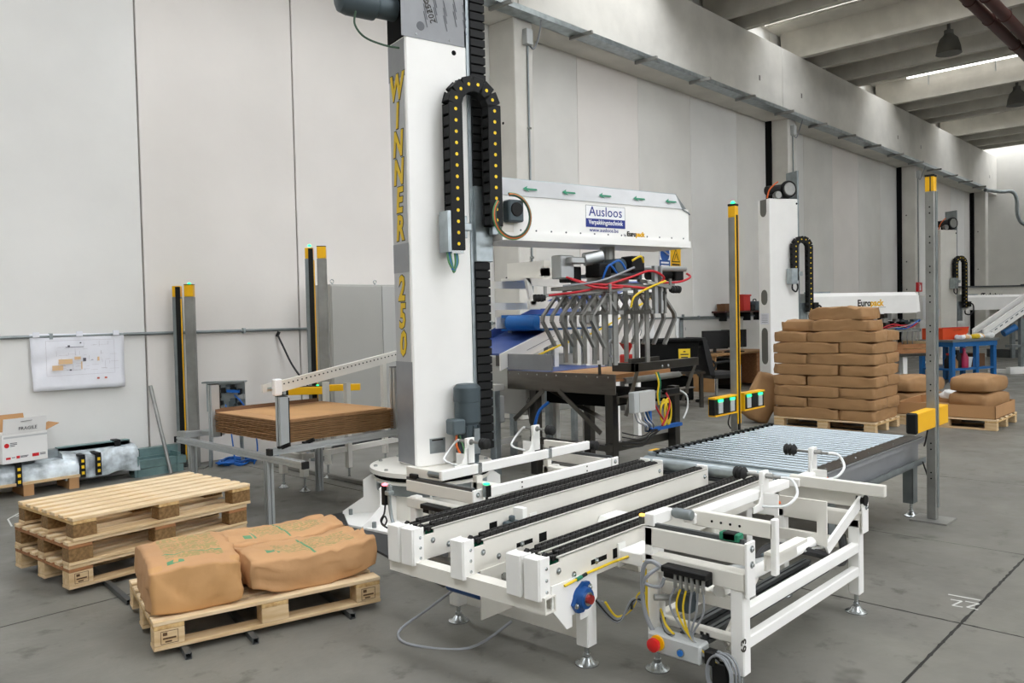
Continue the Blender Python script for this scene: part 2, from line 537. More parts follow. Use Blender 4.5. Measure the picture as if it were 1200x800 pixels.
# long crane beam in segments
bm_ = struct(box('trim_5', 'seam', None, -8, XE, 8.5, YW, 6.2, 7.7))
for a, c in ((-8, 0.2), (0.2, 9.2), (9.2, 18.3), (18.3, 27.4), (27.4, XE)):
    o = MB().box(a + 0.006, c - 0.006, 8.42, YW, 6.17, 7.75, 0.012).build('beam_segment', 'concrete', bm_)
    bb = MB()
    for x in (a + 1.0, c - 1.2):
        for z in (6.75,): bb.box(x, x + 0.09, 8.417, 8.45, z, z + 0.14, 0.02)
    bb.build('fixing_hole', 'seam', o)
# roof: ribbed slabs with open rooflight strips between them
ce = struct(obj('ceiling', None)); ce.empty_display_size = 0.2
for k in range(-4, 3):
    g = 19.33 + 6.5 * k
    e0 = -0.15 if k < 0 else -0.75          # how far the flat slab reaches past the outer ribs
    e1 = 3.9 if k < -1 else 4.55
    box('ceiling_slab', 'concrete_b', ce, g + e0, min(g + e1, XE), -14, YW + 0.1, 8.4, 8.55)
    for d in (0, 1.22, 2.75, 3.63):
        if g + d > XE - 0.3: continue
        MB().prism([(g + d, 7.75), (g + d + 0.16, 7.75), (g + d + 0.26, 8.42), (g + d - 0.08, 8.42)], 'y', -14, 8.9).build('ceiling_beam', 'concrete_b', ce)
    box('rooflight_kerb', 'concrete_b', ce, g + e0 - 0.1, g + e0, -14, YW, 8.42, 9.6)
    box('rooflight_kerb', 'concrete_b', ce, g + e1, g + e1 + 0.1, -14, YW, 8.42, 9.05)
    if g + 4 < XE:
        box('rooflight_upstand', 'concrete_b', ce, g + e1, g + 6.5 + (-0.15 if k < -1 else -0.75), YW - 0.1, YW + 0.1, 8.4, 9.1)

# cable tray under the beam
t = thing('cable_tray', 'long galvanised cable tray under the concrete beam with bracket arms', 'cable tray', (0, 8.3, 6.17))
b = MB().box(-2, 35.6, -0.12, 0.13, -0.02, -0.008); b.box(-2, 35.6, -0.13, -0.118, -0.02, 0.06); b.box(-2, 35.6, 0.12, 0.13, -0.02, 0.0)
b.build('tray', 'galv', t)
for k in range(16):
    x = 8.55 + 1.86 * k
    if x > 35: break
    MB().box(x, x + 0.045, -0.34, 0.12, -0.075, -0.022).build('bracket', 'steel_raw', t)
# conduits dropping down the pilasters
for x, lb in ((9.4, 'nearest'), (18.85, 'middle'), (28.15, 'farthest')):
    t = thing('conduit_drop', 'grey conduit with junction box on the %s concrete pillar' % lb, 'conduit', (x, 8.45, 1.5), 0, 'conduit drops on the pillars')
    MB().cyl((0, -0.02, 0), (0, -0.02, 4.3), 0.016, 8).build('pipe', 'galv_dull', t)
    box('junction_box', 'plastic_grey', t, -0.1, 0.05, -0.1, 0.0, 4.28, 4.52, 0.01)
    MB().tube([(0.03, -0.03, 4.3), (0.1, -0.06, 4.25), (0.16, -0.1, 4.4), (0.12, -0.2, 4.62), (0.05, -0.26, 4.7)], 0.014).build('cable', 'grey_cable', t)
    if x < 10:
        bb = MB()
        for z in (1, 2, 3): bb.box(-0.03, 0.03, -0.04, 0, z, z + 0.03)
        bb.build('clip', 'zinc', t)

t = thing('end_wall_pipe', 'bent grey pipe running out of the tray on the end wall', 'pipe', (36.0, 8.0, 6.0))
MB().tube([(-0.5, 0.2, 0.1), (0.6, -0.1, 0.1), (0.95, -0.4, 0.1), (1.0, -0.55, -0.2), (1.0, -0.6, -0.9), (1.1, -0.9, -1.25), (1.3, -2.0, -1.3), (1.4, -4.0, -1.3)], 0.07, 10).build('pipe', 'galv_dull', t, True)
# high bay lamps, brown pipes, glowing strip in place of a sky slit
for x, lb in ((20.2, 'nearer grey dome lamp hanging below the ribbed ceiling'), (26.8, 'farther grey dome lamp hanging below the ribbed ceiling')):
    t = thing('dome_lamp', lb, 'lamp', (x, 5.38, 7.3), 0, 'dome lamps')
    MB().lathe([(0.27, 0.0), (0.26, 0.02), (0.24, 0.16), (0.19, 0.33), (0.12, 0.4), (0.1, 0.44)], n=20).build('shade', 'lamp_grey', t, True)
    MB().lathe([(0.1, 0.44), (0.1, 0.52), (0.04, 0.54), (0.02, 1.1)], n=12).build('hanger', 'lamp_grey', t, True)
for y, lb in ((4.18, 'left'), (3.9, 'right')):
    t = thing('ceiling_pipe', 'dark red brown pipe under the ceiling, %s one of two' % lb, 'pipe', (16.0, y, 7.3), 0, 'brown ceiling pipes')
    MB().cyl((-3, 0, 0), (9, 0, 0), 0.11, 14).build('pipe', 'pipe_red', t, True)
    for x in (-2, 0.2, 1.0, 2.4, 4.6, 6.8): MB().lathe([(0.125, 0), (0.125, 0.06)], (x, 0, 0), 14, 'x').build('pipe_clamp', 'pipe_red', t, True)
    for x in (0.3, 4.3, 8.0): MB().cyl((x, 0, 0.1), (x, 0, 0.75 if x < 8 else 1.1), 0.012, 6).build('hanger_rod', 'galv_dull', t)
t = thing('sky_slit_strip', 'long glowing white strip standing in for a slit of sky beside a ceiling beam', 'lamp', (25.45, 5.0, 8.32))
MB().box(-0.03, 0.03, -0.4, 2.9, 0, 0.04, 0.008).build('tube', 'sky_slit_glow', t)  # no lamp here: bright slit of sky drawn as a glowing strip
for y in (0.6, 2.3): MB().box(-0.015, 0.015, y, y + 0.03, -0.28, 0.0).build('hanger', 'plastic_grey', t)

# wall conduit and its cable
t = thing('wall_conduit', 'thin grey conduit running along the white wall at waist height', 'conduit', (0, YW, 1.505))
MB().cyl((-3, -0.025, 0), (9.1, -0.025, 0), 0.017, 8).cyl((9.6, -0.025, 0), (18.3, -0.025, 0), 0.017, 8).build('pipe', 'galv_dull', t)
for k in range(9):
    x = 0.6 + 2.1 * k
    box('clip', 'galv', t, x, x + 0.03, -0.045, 0, -0.03, 0.03)
c = thing('wall_cable', 'black cable looping down from the wall conduit behind the yellow bar', 'cable', (5.25, YW - 0.03, 0.7))
MB().cyl((0, 0, 0.72), (0.02, -0.02, 0.78), 0.02).tube([(0.0, -0.01, 0.75), (0.05, -0.05, 0.6), (0.12, -0.15, 0.35), (0.2, -0.35, 0.1), (0.25, -0.5, -0.1)], 0.012).build('cable', 'black_cable', c)

# ================================================================== LEFT WALL GROUP
# layout drawing
t = thing('drawing_sheet', 'large creased plant layout drawing taped to the white wall', 'poster', (2.97, YW - 0.035, 0.95))
b = MB(); nx, nz_ = 18, 12
vs_ = []
for j in range(nz_ + 1):
    for i in range(nx + 1):
        u, v = i / nx, j / nz_
        x = -0.45 + 0.9 * u + 0.012 * (0.5 - u) * (1 - v) * 2
        z = 0.012 * (1 - u) + v * 0.57
        vs_.append((x, 0.012 * noise.noise((u * 5, v * 5, 3)) - 0.012 * abs(math.sin(v * 3.14 * 2)) * 0.6 - (0.025 * (1 - v) ** 3), z))
b.add(vs_, [(j * (nx + 1) + i, j * (nx + 1) + i + 1, (j + 1) * (nx + 1) + i + 1, (j + 1) * (nx + 1) + i) for j in range(nz_) for i in range(nx)])
o = b.build('sheet', 'paper', t, True, angle=80)
m_ = o.modifiers.new('thick', 'SOLIDIFY'); m_.thickness = 0.001
ln = MB()
def pl(x0, x1, z0, z1): ln.box(x0, x1, -0.052, -0.0515, z0, z1)
pl(-0.32, 0.33, 0.508, 0.510); pl(-0.32, 0.33, 0.155, 0.157); pl(-0.322, -0.32, 0.157, 0.51); pl(0.33, 0.332, 0.157, 0.51)
for k in range(60):
    x = random.uniform(-0.25, 0.3); z = random.choice((0.43, 0.45, 0.36, 0.3, 0.28, 0.25, 0.22, 0.2)) + random.uniform(-0.012, 0.012)
    if random.random() < 0.65: pl(x, x + random.uniform(0.02, 0.1), z, z + 0.0018)
    else: pl(x, x + 0.0018, z, z + random.uniform(0.02, 0.07))
stuff(ln.build('line_print', 'ink_light', t, split=False))
ln = MB()
pl(-0.14, 0.03, 0.437, 0.443); pl(-0.12, -0.1, 0.44, 0.46); pl(-0.005, 0.01, 0.475, 0.488); pl(0.02, 0.05, 0.29, 0.325); pl(-0.11, -0.09, 0.2, 0.215); pl(0.1, 0.12, 0.3, 0.304); pl(-0.14, 0.0, 0.205, 0.207)
ln.build('dark_print', 'ink', t)
ln = MB(); pl(-0.27, -0.17, 0.21, 0.26); pl(-0.21, -0.08, 0.27, 0.32); pl(-0.06, 0.0, 0.31, 0.34); pl(0.0, 0.012, 0.21, 0.29); pl(0.16, 0.18, 0.29, 0.33)
ln.build('tint_print', 'ink_orange', t)
ln = MB(); pl(0.15, 0.175, 0.1, 0.118); pl(0.225, 0.25, 0.1, 0.118)
ln.build('logo_print', 'ink_red', t)
for x in (-0.4, 0.0, 0.36): box('tape_piece', 'paper', t, x - 0.03, x + 0.03, -0.04, -0.034, 0.55, 0.60)

# film-wrapped bundle on a pallet
t = thing('wrapped_pallet', 'low pallet of steel rails wrapped in clear film by the wall', 'pallet', (2.1, 8.55, 0))
def wrap(x0, x1, y0, y1, z0, z1, seed, name, m, sag=0.03):
    b = MB(); nx, ny = 30, 10
    prof = [(y0, z0), (y0 - 0.01, (z0 + z1) / 2), (y0 + 0.03, z1 - 0.02), ((y0 + y1) / 2, z1), (y1 - 0.03, z1), (y1, z0)]
    vs_ = []
    for i in range(nx + 1):
        x = x0 + (x1 - x0) * i / nx
        for k, (yy, zz) in enumerate(prof):
            d = noise.noise((x * 4, k * 0.9, seed)) * sag
            vs_.append((x, yy + d, max(z0, zz + d * 0.8)))
    n = len(prof)
    fs_ = [(i * n + k, i * n + k + 1, (i + 1) * n + k + 1, (i + 1) * n + k) for i in range(nx) for k in range(n - 1)]
    fs_ += [tuple(range(n)), tuple(nx * n + k for k in range(n - 1, -1, -1))]
    b.add(vs_, fs_)
    return b.build(name, m, t, True, angle=60)
wrap(-1.6, 0.72, 0.08, 0.4, 0.13, 0.3, 1.0, 'film_bundle', 'stretch_film')
wrap(0.6, 1.32, 0.12, 0.36, 0.08, 0.34, 5.0, 'film_tail', 'stretch_film', 0.05)
MB().box(0.0, 1.3, 0.3, 0.38, 0.3, 0.38).build('steel_rail', 'galv', t)
MB().box(0.6, 1.3, 0.3, 0.38, 0.34, 0.39).build('steel_rail', 'rail_green', t)
for x in (-0.66, 0.22, 0.62): MB().box(x, x + 0.09, 0.06, 0.42, 0, 0.11).build('block', 'cardboard', t)
MB().box(-1.4, 0.72, 0.05, 0.42, 0.11, 0.135).build('deck_board', 'wood_new', t)
for (x, w) in ((0.16, 0.05), (0.87, 0.05), (0.72, 0.05)):
    MB().box(x, x + w, 0.045, 0.075, 0.1, 0.31).box(x, x + w, 0.05, 0.36, 0.305, 0.325).build('strap', 'black_plastic', t)
    bb = MB()
    for z in (0.13, 0.19, 0.25): bb.box(x + 0.012, x + w - 0.012, 0.043, 0.046, z, z + 0.03)
    bb.build('strap_print', 'letter_yellow', t)
for x in (0.33, 1.14): MB().box(x, x + 0.06, 0.28, 0.4, 0.29, 0.40).build('strap', 'black_plastic', t)

# fragile carton
t = thing('fragile_carton', 'open white carton marked FRAGILE on the film-wrapped bundle', 'carton', (2.32, 8.70, 0.335), R(8))
MB().box(-0.2, 0.2, -0.13, 0.15, 0, 0.27, 0.004).build('carton_body', 'carton_white', t)
MB().prism([(-0.13, 0.27), (-0.125, 0.27), (-0.15, 0.42), (-0.155, 0.42)], 'x', -0.19, 0.19).build('front_flap', 'carton_white', t)
MB().prism([(0.145, 0.27), (0.15, 0.27), (0.2, 0.43), (0.19, 0.43)], 'x', -0.28, 0.13).build('rear_flap', 'cardboard', t)
MB().prism([(0.2, 0.27), (0.2, 0.275), (0.33, 0.33), (0.33, 0.325)], 'y', -0.1, 0.12).build('side_flap', 'cardboard', t)
MB().bar((0.2, 0.0, 0.33), (0.27, 0.05, 0.39), 0.02, 0.03).build('packing_strip', 'white_print', t)
box('tape', 'tape', t, -0.185, 0.201, -0.1315, -0.13, 0.235, 0.252)
text('lettering', 'FRAGILE', 'grey_print', t, (-0.06, -0.143, 0.305), (1, 0, 0), (0, -0.165, 1), 0.045)
MB().bar((-0.04, -0.1535, 0.385), (0.06, -0.1535, 0.389), 0.002, 0.01, (0, 1, 0)).build('faint_print', 'ink', t)
b = MB().cyl((-0.16, -0.1305, 0.17), (-0.16, -0.1312, 0.17), 0.022, 14).box(-0.17, -0.13, -0.1312, -0.13, 0.04, 0.06).box(-0.08, -0.05, -0.1312, -0.13, 0.04, 0.065).box(0.06, 0.12, -0.1312, -0.13, 0.04, 0.07)
b.build('red_mark', 'sign_red', t)
b = MB()
for (x, z, w) in ((-0.13, 0.185, 0.06), (-0.13, 0.172, 0.06), (-0.13, 0.158, 0.04), (-0.12, 0.05, 0.03), (-0.045, 0.055, 0.07), (-0.045, 0.045, 0.06), (0.13, 0.06, 0.05), (0.13, 0.048, 0.05)): b.box(x, x + w, -0.1312, -0.13, z, z + 0.007)
stuff(b.build('small_print', 'grey_print', t, split=False))

# bundle of green-grey steel rails by the light curtain posts
t = thing('rail_bundle', 'short greenish steel rails stacked on the floor by the leaning rod', 'steel rails', (3.62, 8.78, 0))
for k, (y, z) in enumerate(((-0.06, 0.0), (0.06, 0.02), (-0.05, 0.085), (0.07, 0.11), (0.1, 0.19))):
    MB().prism([(y - 0.05, z), (y + 0.05, z), (y + 0.05, z + 0.012), (y - 0.03, z + 0.012), (y - 0.03, z + 0.07), (y + 0.05, z + 0.07), (y + 0.05, z + 0.08), (y - 0.05, z + 0.08)], 'x', -0.25 + 0.03 * k, 0.27 + 0.02 * k).build('steel_rail', 'rail_green', t)
for x in (-0.22, 0.2): box('bolt_plate', 'rail_green', t, x, x + 0.015, -0.12, 0.12, 0, 0.22)
t = thing('leaning_rod', 'steel rod leaning against the white wall behind the steel rails', 'rod', (3.73, 8.62, 0))
MB().cyl((0, 0, 0), (-0.04, 0.36, 0.93), 0.02, 10).build('rod', 'steel_raw', t, True)

# ---------------------------------------------------------------- light curtain posts
def channel(b, x, y, w, d, z0, z1, th=0.006):
    b.prism([(x - w / 2, y - d / 2), (x + w / 2, y - d / 2), (x + w / 2, y + d / 2), (x + w / 2 - th, y + d / 2), (x + w / 2 - th, y - d / 2 + th), (x - w / 2 + th, y - d / 2 + th), (x - w / 2 + th, y + d / 2), (x - w / 2, y + d / 2)], 'z', z0, z1)
def curtain_bar(t, x, y, rz, z0, z1, facing):
    """yellow light-curtain profile with a black window; facing = +-1 along x"""
    MB().box(x - 0.025, x + 0.025, y - 0.022, y + 0.022, z0, z1 - 0.01, 0.004).build('curtain_housing', 'yellow', t)
    MB().box(x + facing * 0.0225, x + facing * 0.0275, y - 0.014, y + 0.014, z0 + 0.01, z1 - 0.02).build('curtain_window', 'black_plastic', t)
    MB().box(x - 0.027, x + 0.027, y - 0.024, y + 0.024, z1 - 0.012, z1 + 0.012, 0.004).build('end_cap', 'black_plastic', t)
def curtain_post(label, loc, h, rz, side, green=False, holes=False):
    t = thing('light_curtain_post', label, 'light curtain', loc, rz, 'light curtain posts')
    b = MB().box(-0.05, 0.05, -0.04, 0.04, 0.01, h - 0.14, 0.006)
    b.build('post', 'steel_raw', t)
    MB().box(-0.15, 0.15, -0.12, 0.12, 0, 0.012).build('base_plate', 'steel_raw', t)
    x = side * 0.075
    curtain_bar(t, x, 0.0, 0, 0.3, h, side)
    MB().box(-0.045, 0.045, -0.035, 0.035, h - 0.14, h - 0.004, 0.004).build('yellow_cap', 'yellow', t)
    if green: MB().lathe([(0.014, 0), (0.014, 0.008), (0.006, 0.014)], (x, 0, h + 0.012), 10).build('status_light', 'green_dot', t)
    if holes:
        b = MB()
        for k in range(9):
            for dz in (0, 0.05): b.cyl((-0.02, -0.0405, 0.35 + k * 0.24 + dz), (-0.02, -0.039, 0.35 + k * 0.24 + dz), 0.006, 8)
        b.build('fixing_hole', 'black_matte', t)
    return t
# two near the left wall
def dual_post(label, loc, h, rz, green):
    t = thing('light_curtain_post', label, 'light curtain', loc, rz, 'light curtain posts')
    MB().box(0.02, 0.12, -0.04, 0.04, 0.012, h - 0.13, 0.006).build('post', 'steel_raw', t)
    MB().box(0.022, 0.118, -0.038, 0.038, h - 0.13, h, 0.006).build('yellow_cap', 'yellow', t)
    MB().box(0.02, 0.12, -0.04, 0.04, h, h + 0.008, 0.003).build('end_cap', 'black_plastic', t)
    MB().box(-0.11, -0.02, -0.03, 0.04, 0.012, h - 0.13, 0.006).build('rear_post', 'galv_dull', t)
    MB().box(-0.108, -0.02, -0.028, 0.038, h - 0.13, h - 0.01, 0.004).build('curtain_cap', 'yellow', t)
    MB().box(-0.07, -0.02, -0.042, -0.028, 0.1, h - 0.02).build('curtain_window', 'black_plastic', t)
    MB().box(-0.016, -0.006, -0.045, -0.03, 0.1, h - 0.15).build('curtain_edge', 'yellow', t)
    MB().box(-0.2, 0.2, -0.12, 0.12, 0, 0.012).build('base_plate', 'steel_raw', t)
    if green is not None: MB().lathe([(0.02, 0), (0.018, 0.016), (0.006, 0.024)], (green, 0, h + 0.004), 10).build('status_light', 'green_dot', t)
    return t
dual_post('shorter pair of yellow-topped light curtain posts against the left wall', (4.0, 8.78, 0), 2.03, R(-42), 0.07)
t = dual_post('taller pair of yellow-topped light curtain posts behind the cardboard stack', (5.02, 7.72, 0), 2.42, R(-40), -0.06)
# muting arm on the taller pair
MB().box(-0.31, 0.1, -0.16, -0.08, 0.80, 0.885, 0.004).box(0.1, 0.46, -0.16, -0.08, 0.83, 0.9, 0.004).build('muting_arm', 'yellow', t)
MB().box(-0.42, -0.3, -0.155, -0.085, 0.80, 0.88, 0.003).box(-0.42, 0.1, -0.155, -0.085, 0.885, 0.892).build('arm_end', 'black_plastic', t)
MB().box(-0.365, -0.335, -0.162, -0.154, 0.81, 0.87).build('sensor', 'plastic_grey', t)
for x in (-0.35, 0.0): MB().cyl((x, -0.12, 0.892), (x, -0.12, 0.902), 0.014, 8).build('status_light', 'green_dot', t)

def muting_box(t, x0, x1, y, z, left, lens):
    """yellow sensor box that sticks out along local x"""
    MB().box(x0, x1, y - 0.04, y + 0.04, z - 0.075, z + 0.075, 0.004).build('muting_box', 'yellow', t)
t = thing('light_curtain_post', 'near steel light curtain post with yellow arm beside the roller conveyor', 'light curtain', (6.54, 1.87, 0), 0, 'light curtain posts')
MB().box(-0.03, 0.03, -0.032, 0.032, 0.012, 2.46, 0.004).build('post', 'steel_raw', t)
MB().box(0.0, 0.036, -0.038, -0.03, 0.1, 2.46).build('post_edge', 'galv', t)
MB().box(-0.03, 0.03, -0.032, 0.032, 2.46, 2.57, 0.004).build('yellow_cap', 'yellow', t)
MB().box(-0.032, 0.032, -0.034, 0.034, 2.57, 2.585, 0.003).build('end_cap', 'black_plastic', t)
MB().box(-0.033, -0.027, -0.01, -0.002, 2.46, 2.57).build('cap_seam', 'letter_dark', t)
MB().box(-0.12, 0.12, -0.13, 0.13, 0, 0.012).build('base_plate', 'steel_raw', t)
b = MB()
for k in range(10):
    for dz in (0, 0.045): b.cyl((-0.029, -0.0, 0.32 + k * 0.22 + dz), (-0.032, -0.0, 0.32 + k * 0.22 + dz), 0.006, 8)
stuff(b.build('fixing_hole', 'black_matte', t, split=False))
MB().box(-0.44, -0.035, -0.035, 0.035, 0.71, 0.85, 0.003).build('muting_arm', 'yellow', t)
MB().box(0.04, 0.28, -0.035, 0.035, 0.71, 0.85, 0.003).build('muting_arm', 'yellow', t)
MB().box(-0.475, -0.44, -0.037, 0.037, 0.705, 0.855, 0.01).build('arm_end', 'black_plastic', t)
MB().tube([(-0.1, 0, 0.71), (-0.08, 0.02, 0.62), (-0.02, 0.05, 0.56)], 0.006).build('cable', 'black_cable', t)

t = thing('light_curtain_post', 'tall light curtain post with green lamps behind the roller conveyor', 'light curtain', (6.62, 3.52, 0), 0, 'light curtain posts')
MB().box(-0.03, 0.03, -0.03, 0.035, 0.012, 2.44, 0.004).build('post', 'steel_raw', t)
MB().box(-0.03, -0.016, -0.037, -0.03, 0.6, 2.46).build('curtain_edge', 'yellow', t)
MB().box(0.016, 0.03, -0.037, -0.03, 0.6, 2.46).build('curtain_edge', 'yellow', t)
MB().box(-0.016, 0.016, -0.038, -0.03, 0.3, 2.46).build('curtain_window', 'black_plastic', t)
MB().box(-0.03, 0.03, -0.036, 0.035, 2.44, 2.54, 0.004).build('yellow_cap', 'yellow', t)
MB().box(-0.032, 0.032, -0.038, 0.037, 2.54, 2.56, 0.003).build('end_cap', 'black_plastic', t)
MB().lathe([(0.02, 0), (0.018, 0.016), (0.006, 0.026)], (0, 0, 2.56), 10).build('status_light', 'green_dot', t)
MB().box(-0.12, 0.12, -0.13, 0.13, 0, 0.012).build('base_plate', 'steel_raw', t)
for x0, x1 in ((-0.42, -0.03), (0.1, 0.5)):
    z = 0.70
    MB().box(x0, x1, -0.035, 0.035, z, z + 0.014).box(x0, x1, -0.035, 0.035, z + 0.15, z + 0.165).box(x0, x1, 0.025, 0.035, z + 0.014, z + 0.15).box(x0 if x0 > 0 else x1 - 0.01, x0 + 0.01 if x0 > 0 else x1, -0.035, 0.025, z + 0.014, z + 0.15).build('muting_arm', 'yellow', t)
    MB().box(x0 - (0.01 if x0 < 0 else -0.012), x1 - 0.012, -0.03, 0.025, z + 0.014, z + 0.15).build('arm_window', 'black_plastic', t)
    for x in (x0 + 0.09, x1 - 0.09):
        MB().box(x - 0.035, x + 0.035, -0.038, -0.028, z + 0.025, z + 0.125).build('sensor', 'plastic_grey', t)
        MB().box(x - 0.035, x + 0.035, -0.042, -0.02, z + 0.125, z + 0.145).build('status_light', 'green_dot', t)
MB().tube([(-0.1, 0.0, 0.7), (-0.14, 0.0, 0.62), (-0.06, 0.02, 0.56)], 0.006).build('cable', 'black_cable', t)

# ---------------------------------------------------------------- control cabinet
t = thing('control_cabinet', 'tall grey control cabinet standing against the left wall', 'cabinet', (5.67, 8.42, 0), R(-4))
MB().box(0, 1.3, 0, 0.5, 0.1, 2.05, 0.006).build('body', 'cabinet_grey', t)
MB().box(0.02, 1.28, 0.02, 0.48, 0, 0.1).build('plinth', 'alu_dark', t)
MB().box(0.01, 0.735, -0.018, 0.0, 0.12, 2.03, 0.005).build('door', 'cabinet_grey', t)
MB().box(0.745, 1.29, -0.018, 0.0, 0.12, 2.03, 0.005).build('door', 'cabinet_grey2', t)
for x in (0.06, 0.68, 1.24):
    b = MB(); b.tube([(x + 0.022 * math.cos(a), 0.05, 2.085 + 0.022 * math.sin(a)) for a in [k * math.pi / 6 for k in range(13)]], 0.006, 6, 1).cyl((x, 0.05, 2.05), (x, 0.05, 2.065), 0.012, 8)
    b.build('lifting_eye', 'zinc', t, True)

# ---------------------------------------------------------------- pneumatic panel on a stand and its hose
t = thing('pneumatic_panel', 'small pneumatic valve panel on a tilted stand by the wall', 'valve panel', (4.33, 8.5, 0), R(-42))
MB().box(-0.22, 0.2, 0.0, 0.012, 0.62, 0.94).build('back_plate', 'galv', t)
MB().bar((-0.2, 0.0, 0.0), (-0.16, 0.02, 0.92), 0.05, 0.03).bar((0.12, 0.14, 0.0), (0.12, 0.02, 0.92), 0.05, 0.03).build('stand', 'galv', t)
MB().box(-0.24, 0.22, -0.1, 0.03, 0.94, 0.955).build('hood', 'galv_dull', t)
random.seed(3)
for k in range(14):
    x = random.uniform(-0.18, 0.14); z = random.uniform(0.66, 0.86)
    b = MB().box(x, x + random.uniform(0.03, 0.07), -0.07, 0.0, z, z + random.uniform(0.03, 0.08), 0.005)
    b.build('valve', random.choice(('black_plastic', 'alu', 'motor_grey', 'black_plastic')), t)
MB().tube([(0.1, -0.06, 0.8), (0.2, -0.1, 0.7), (0.3, -0.1, 0.5), (0.34, -0.1, 0.2), (0.3, -0.12, 0.03)], 0.008).tube([(0.0, -0.06, 0.7), (0.06, -0.1, 0.4), (0.1, -0.12, 0.03)], 0.008).build('hose', 'blue_hose', t)
MB().bar((0.02, -0.06, 0.85), (0.16, -0.07, 0.84), 0.03, 0.03).build('blue_valve', 'blue_hose', t)
t = thing('hose_coil', 'coil of blue air hose on the floor below the valve panel', 'hose', (4.45, 8.55, 0))
b = MB()
pts = []
for k in range(90):
    a = k * 0.42
    r = 0.17 + 0.03 * math.sin(k * 1.3) + 0.02 * math.cos(k * 0.37)
    pts.append((r * math.cos(a) * 1.15 + 0.02 * math.sin(k), r * math.sin(a) * 0.8, 0.012 + 0.05 * (k / 90) + 0.012 * math.sin(k * 2.1)))
pts += [(0.35, 0.1, 0.05), (0.6, 0.0, 0.012), (0.9, -0.1, 0.012), (1.0, -0.3, 0.012)]
b.tube(pts, 0.009, 6, 3).build('hose', 'blue_hose', t, True)

# ---------------------------------------------------------------- aluminium-profile table with cardboard layer pads
def profile(b, p0, p1, s=0.045):
    p0, p1 = Vector(p0), Vector(p1)
    d = (p1 - p0).normalized()
    u = Vector((0, 0, 1)) if abs(d.z) < 0.9 else Vector((1, 0, 0))
    a = d.cross(u).normalized(); c = a.cross(d).normalized()
    h, w, q = s / 2, s * 0.11, s * 0.2
    sec = [(-h, -h), (-w, -h), (-w, -h + q), (w, -h + q), (w, -h), (h, -h), (h, -w), (h - q, -w), (h - q, w), (h, w), (h, h), (w, h), (w, h - q), (-w, h - q), (-w, h), (-h, h), (-h, w), (-h + q, w), (-h + q, -w), (-h, -w)]
    n = len(sec)
    vs_ = [p + a * i + c * j for p in (p0, p1) for i, j in sec]
    b.add(vs_, [(i, (i + 1) % n, n + (i + 1) % n, n + i) for i in range(n)] + [tuple(range(n - 1, -1, -1)), tuple(range(n, 2 * n))])
    return b
t = thing('profile_table', 'aluminium profile stand holding the stack of cardboard sheets', 'stand', (3.16, 5.5, 0))
profile(MB(), (0.02, 1.66, 0.565), (0.0, -0.42, 0.565), 0.05).build('rail', 'alu', t)
profile(MB(), (-0.02, 0.0, 0.62), (1.42, 0.06, 0.62), 0.05).build('rail', 'alu', t)
profile(MB(), (0.0, 1.5, 0.62), (1.42, 1.5, 0.62), 0.05).build('rail', 'alu', t)
profile(MB(), (0.0, 1.64, 0.62), (0.3, 1.36, 0.62), 0.045).build('rail', 'alu', t)
profile(MB(), (1.36, -0.02, 0.565), (1.36, 1.56, 0.565), 0.05).build('rail', 'alu', t)
for x, y in ((0.0, 0.08), (0.03, 1.42), (1.08, 1.06), (1.36, 0.1)): profile(MB(), (x, y, 0), (x, y, 0.545), 0.055).build('leg', 'alu', t)
for x, y, h in ((0.18, 1.30, 1.06), (0.14, 0.10, 1.02), (1.27, 0.12, 1.18)):
    b = MB(); profile(b, (x, y, 0.60), (x, y, h), 0.07); b.box(x - 0.036, x + 0.036, y - 0.037, y - 0.035, 0.6, h)
    b.build('upright', 'alu', t)
    MB().box(x - 0.035, x + 0.035, y - 0.035, y + 0.035, h, h + 0.006).build('end_cap', 'black_plastic', t)
    MB().box(x + 0.036, x + 0.05, y - 0.03, y + 0.03, 0.6, h - 0.01).build('guide_strip', 'black_plastic', t)
for p in ((0.0, -0.445, 0.565), (0.02, 1.685, 0.565)): box('end_cap', 'black_plastic', t, p[0] - 0.026, p[0] + 0.026, p[1], p[1] + 0.02, p[2] - 0.026, p[2] + 0.026)
box('end_cap', 'black_plastic', t, -0.045, -0.02, -0.03, 0.03, 0.595, 0.645)
for x, y in ((0.05, -0.04), (0.3, 0.02)): MB().bar((x, y, 0.65), (x + 0.03, y - 0.06, 0.675), 0.02, 0.03).box(x - 0.03, x + 0.03, y - 0.02, y + 0.02, 0.645, 0.66).build('clamp_lever', 'black_plastic', t)
random.seed(5)
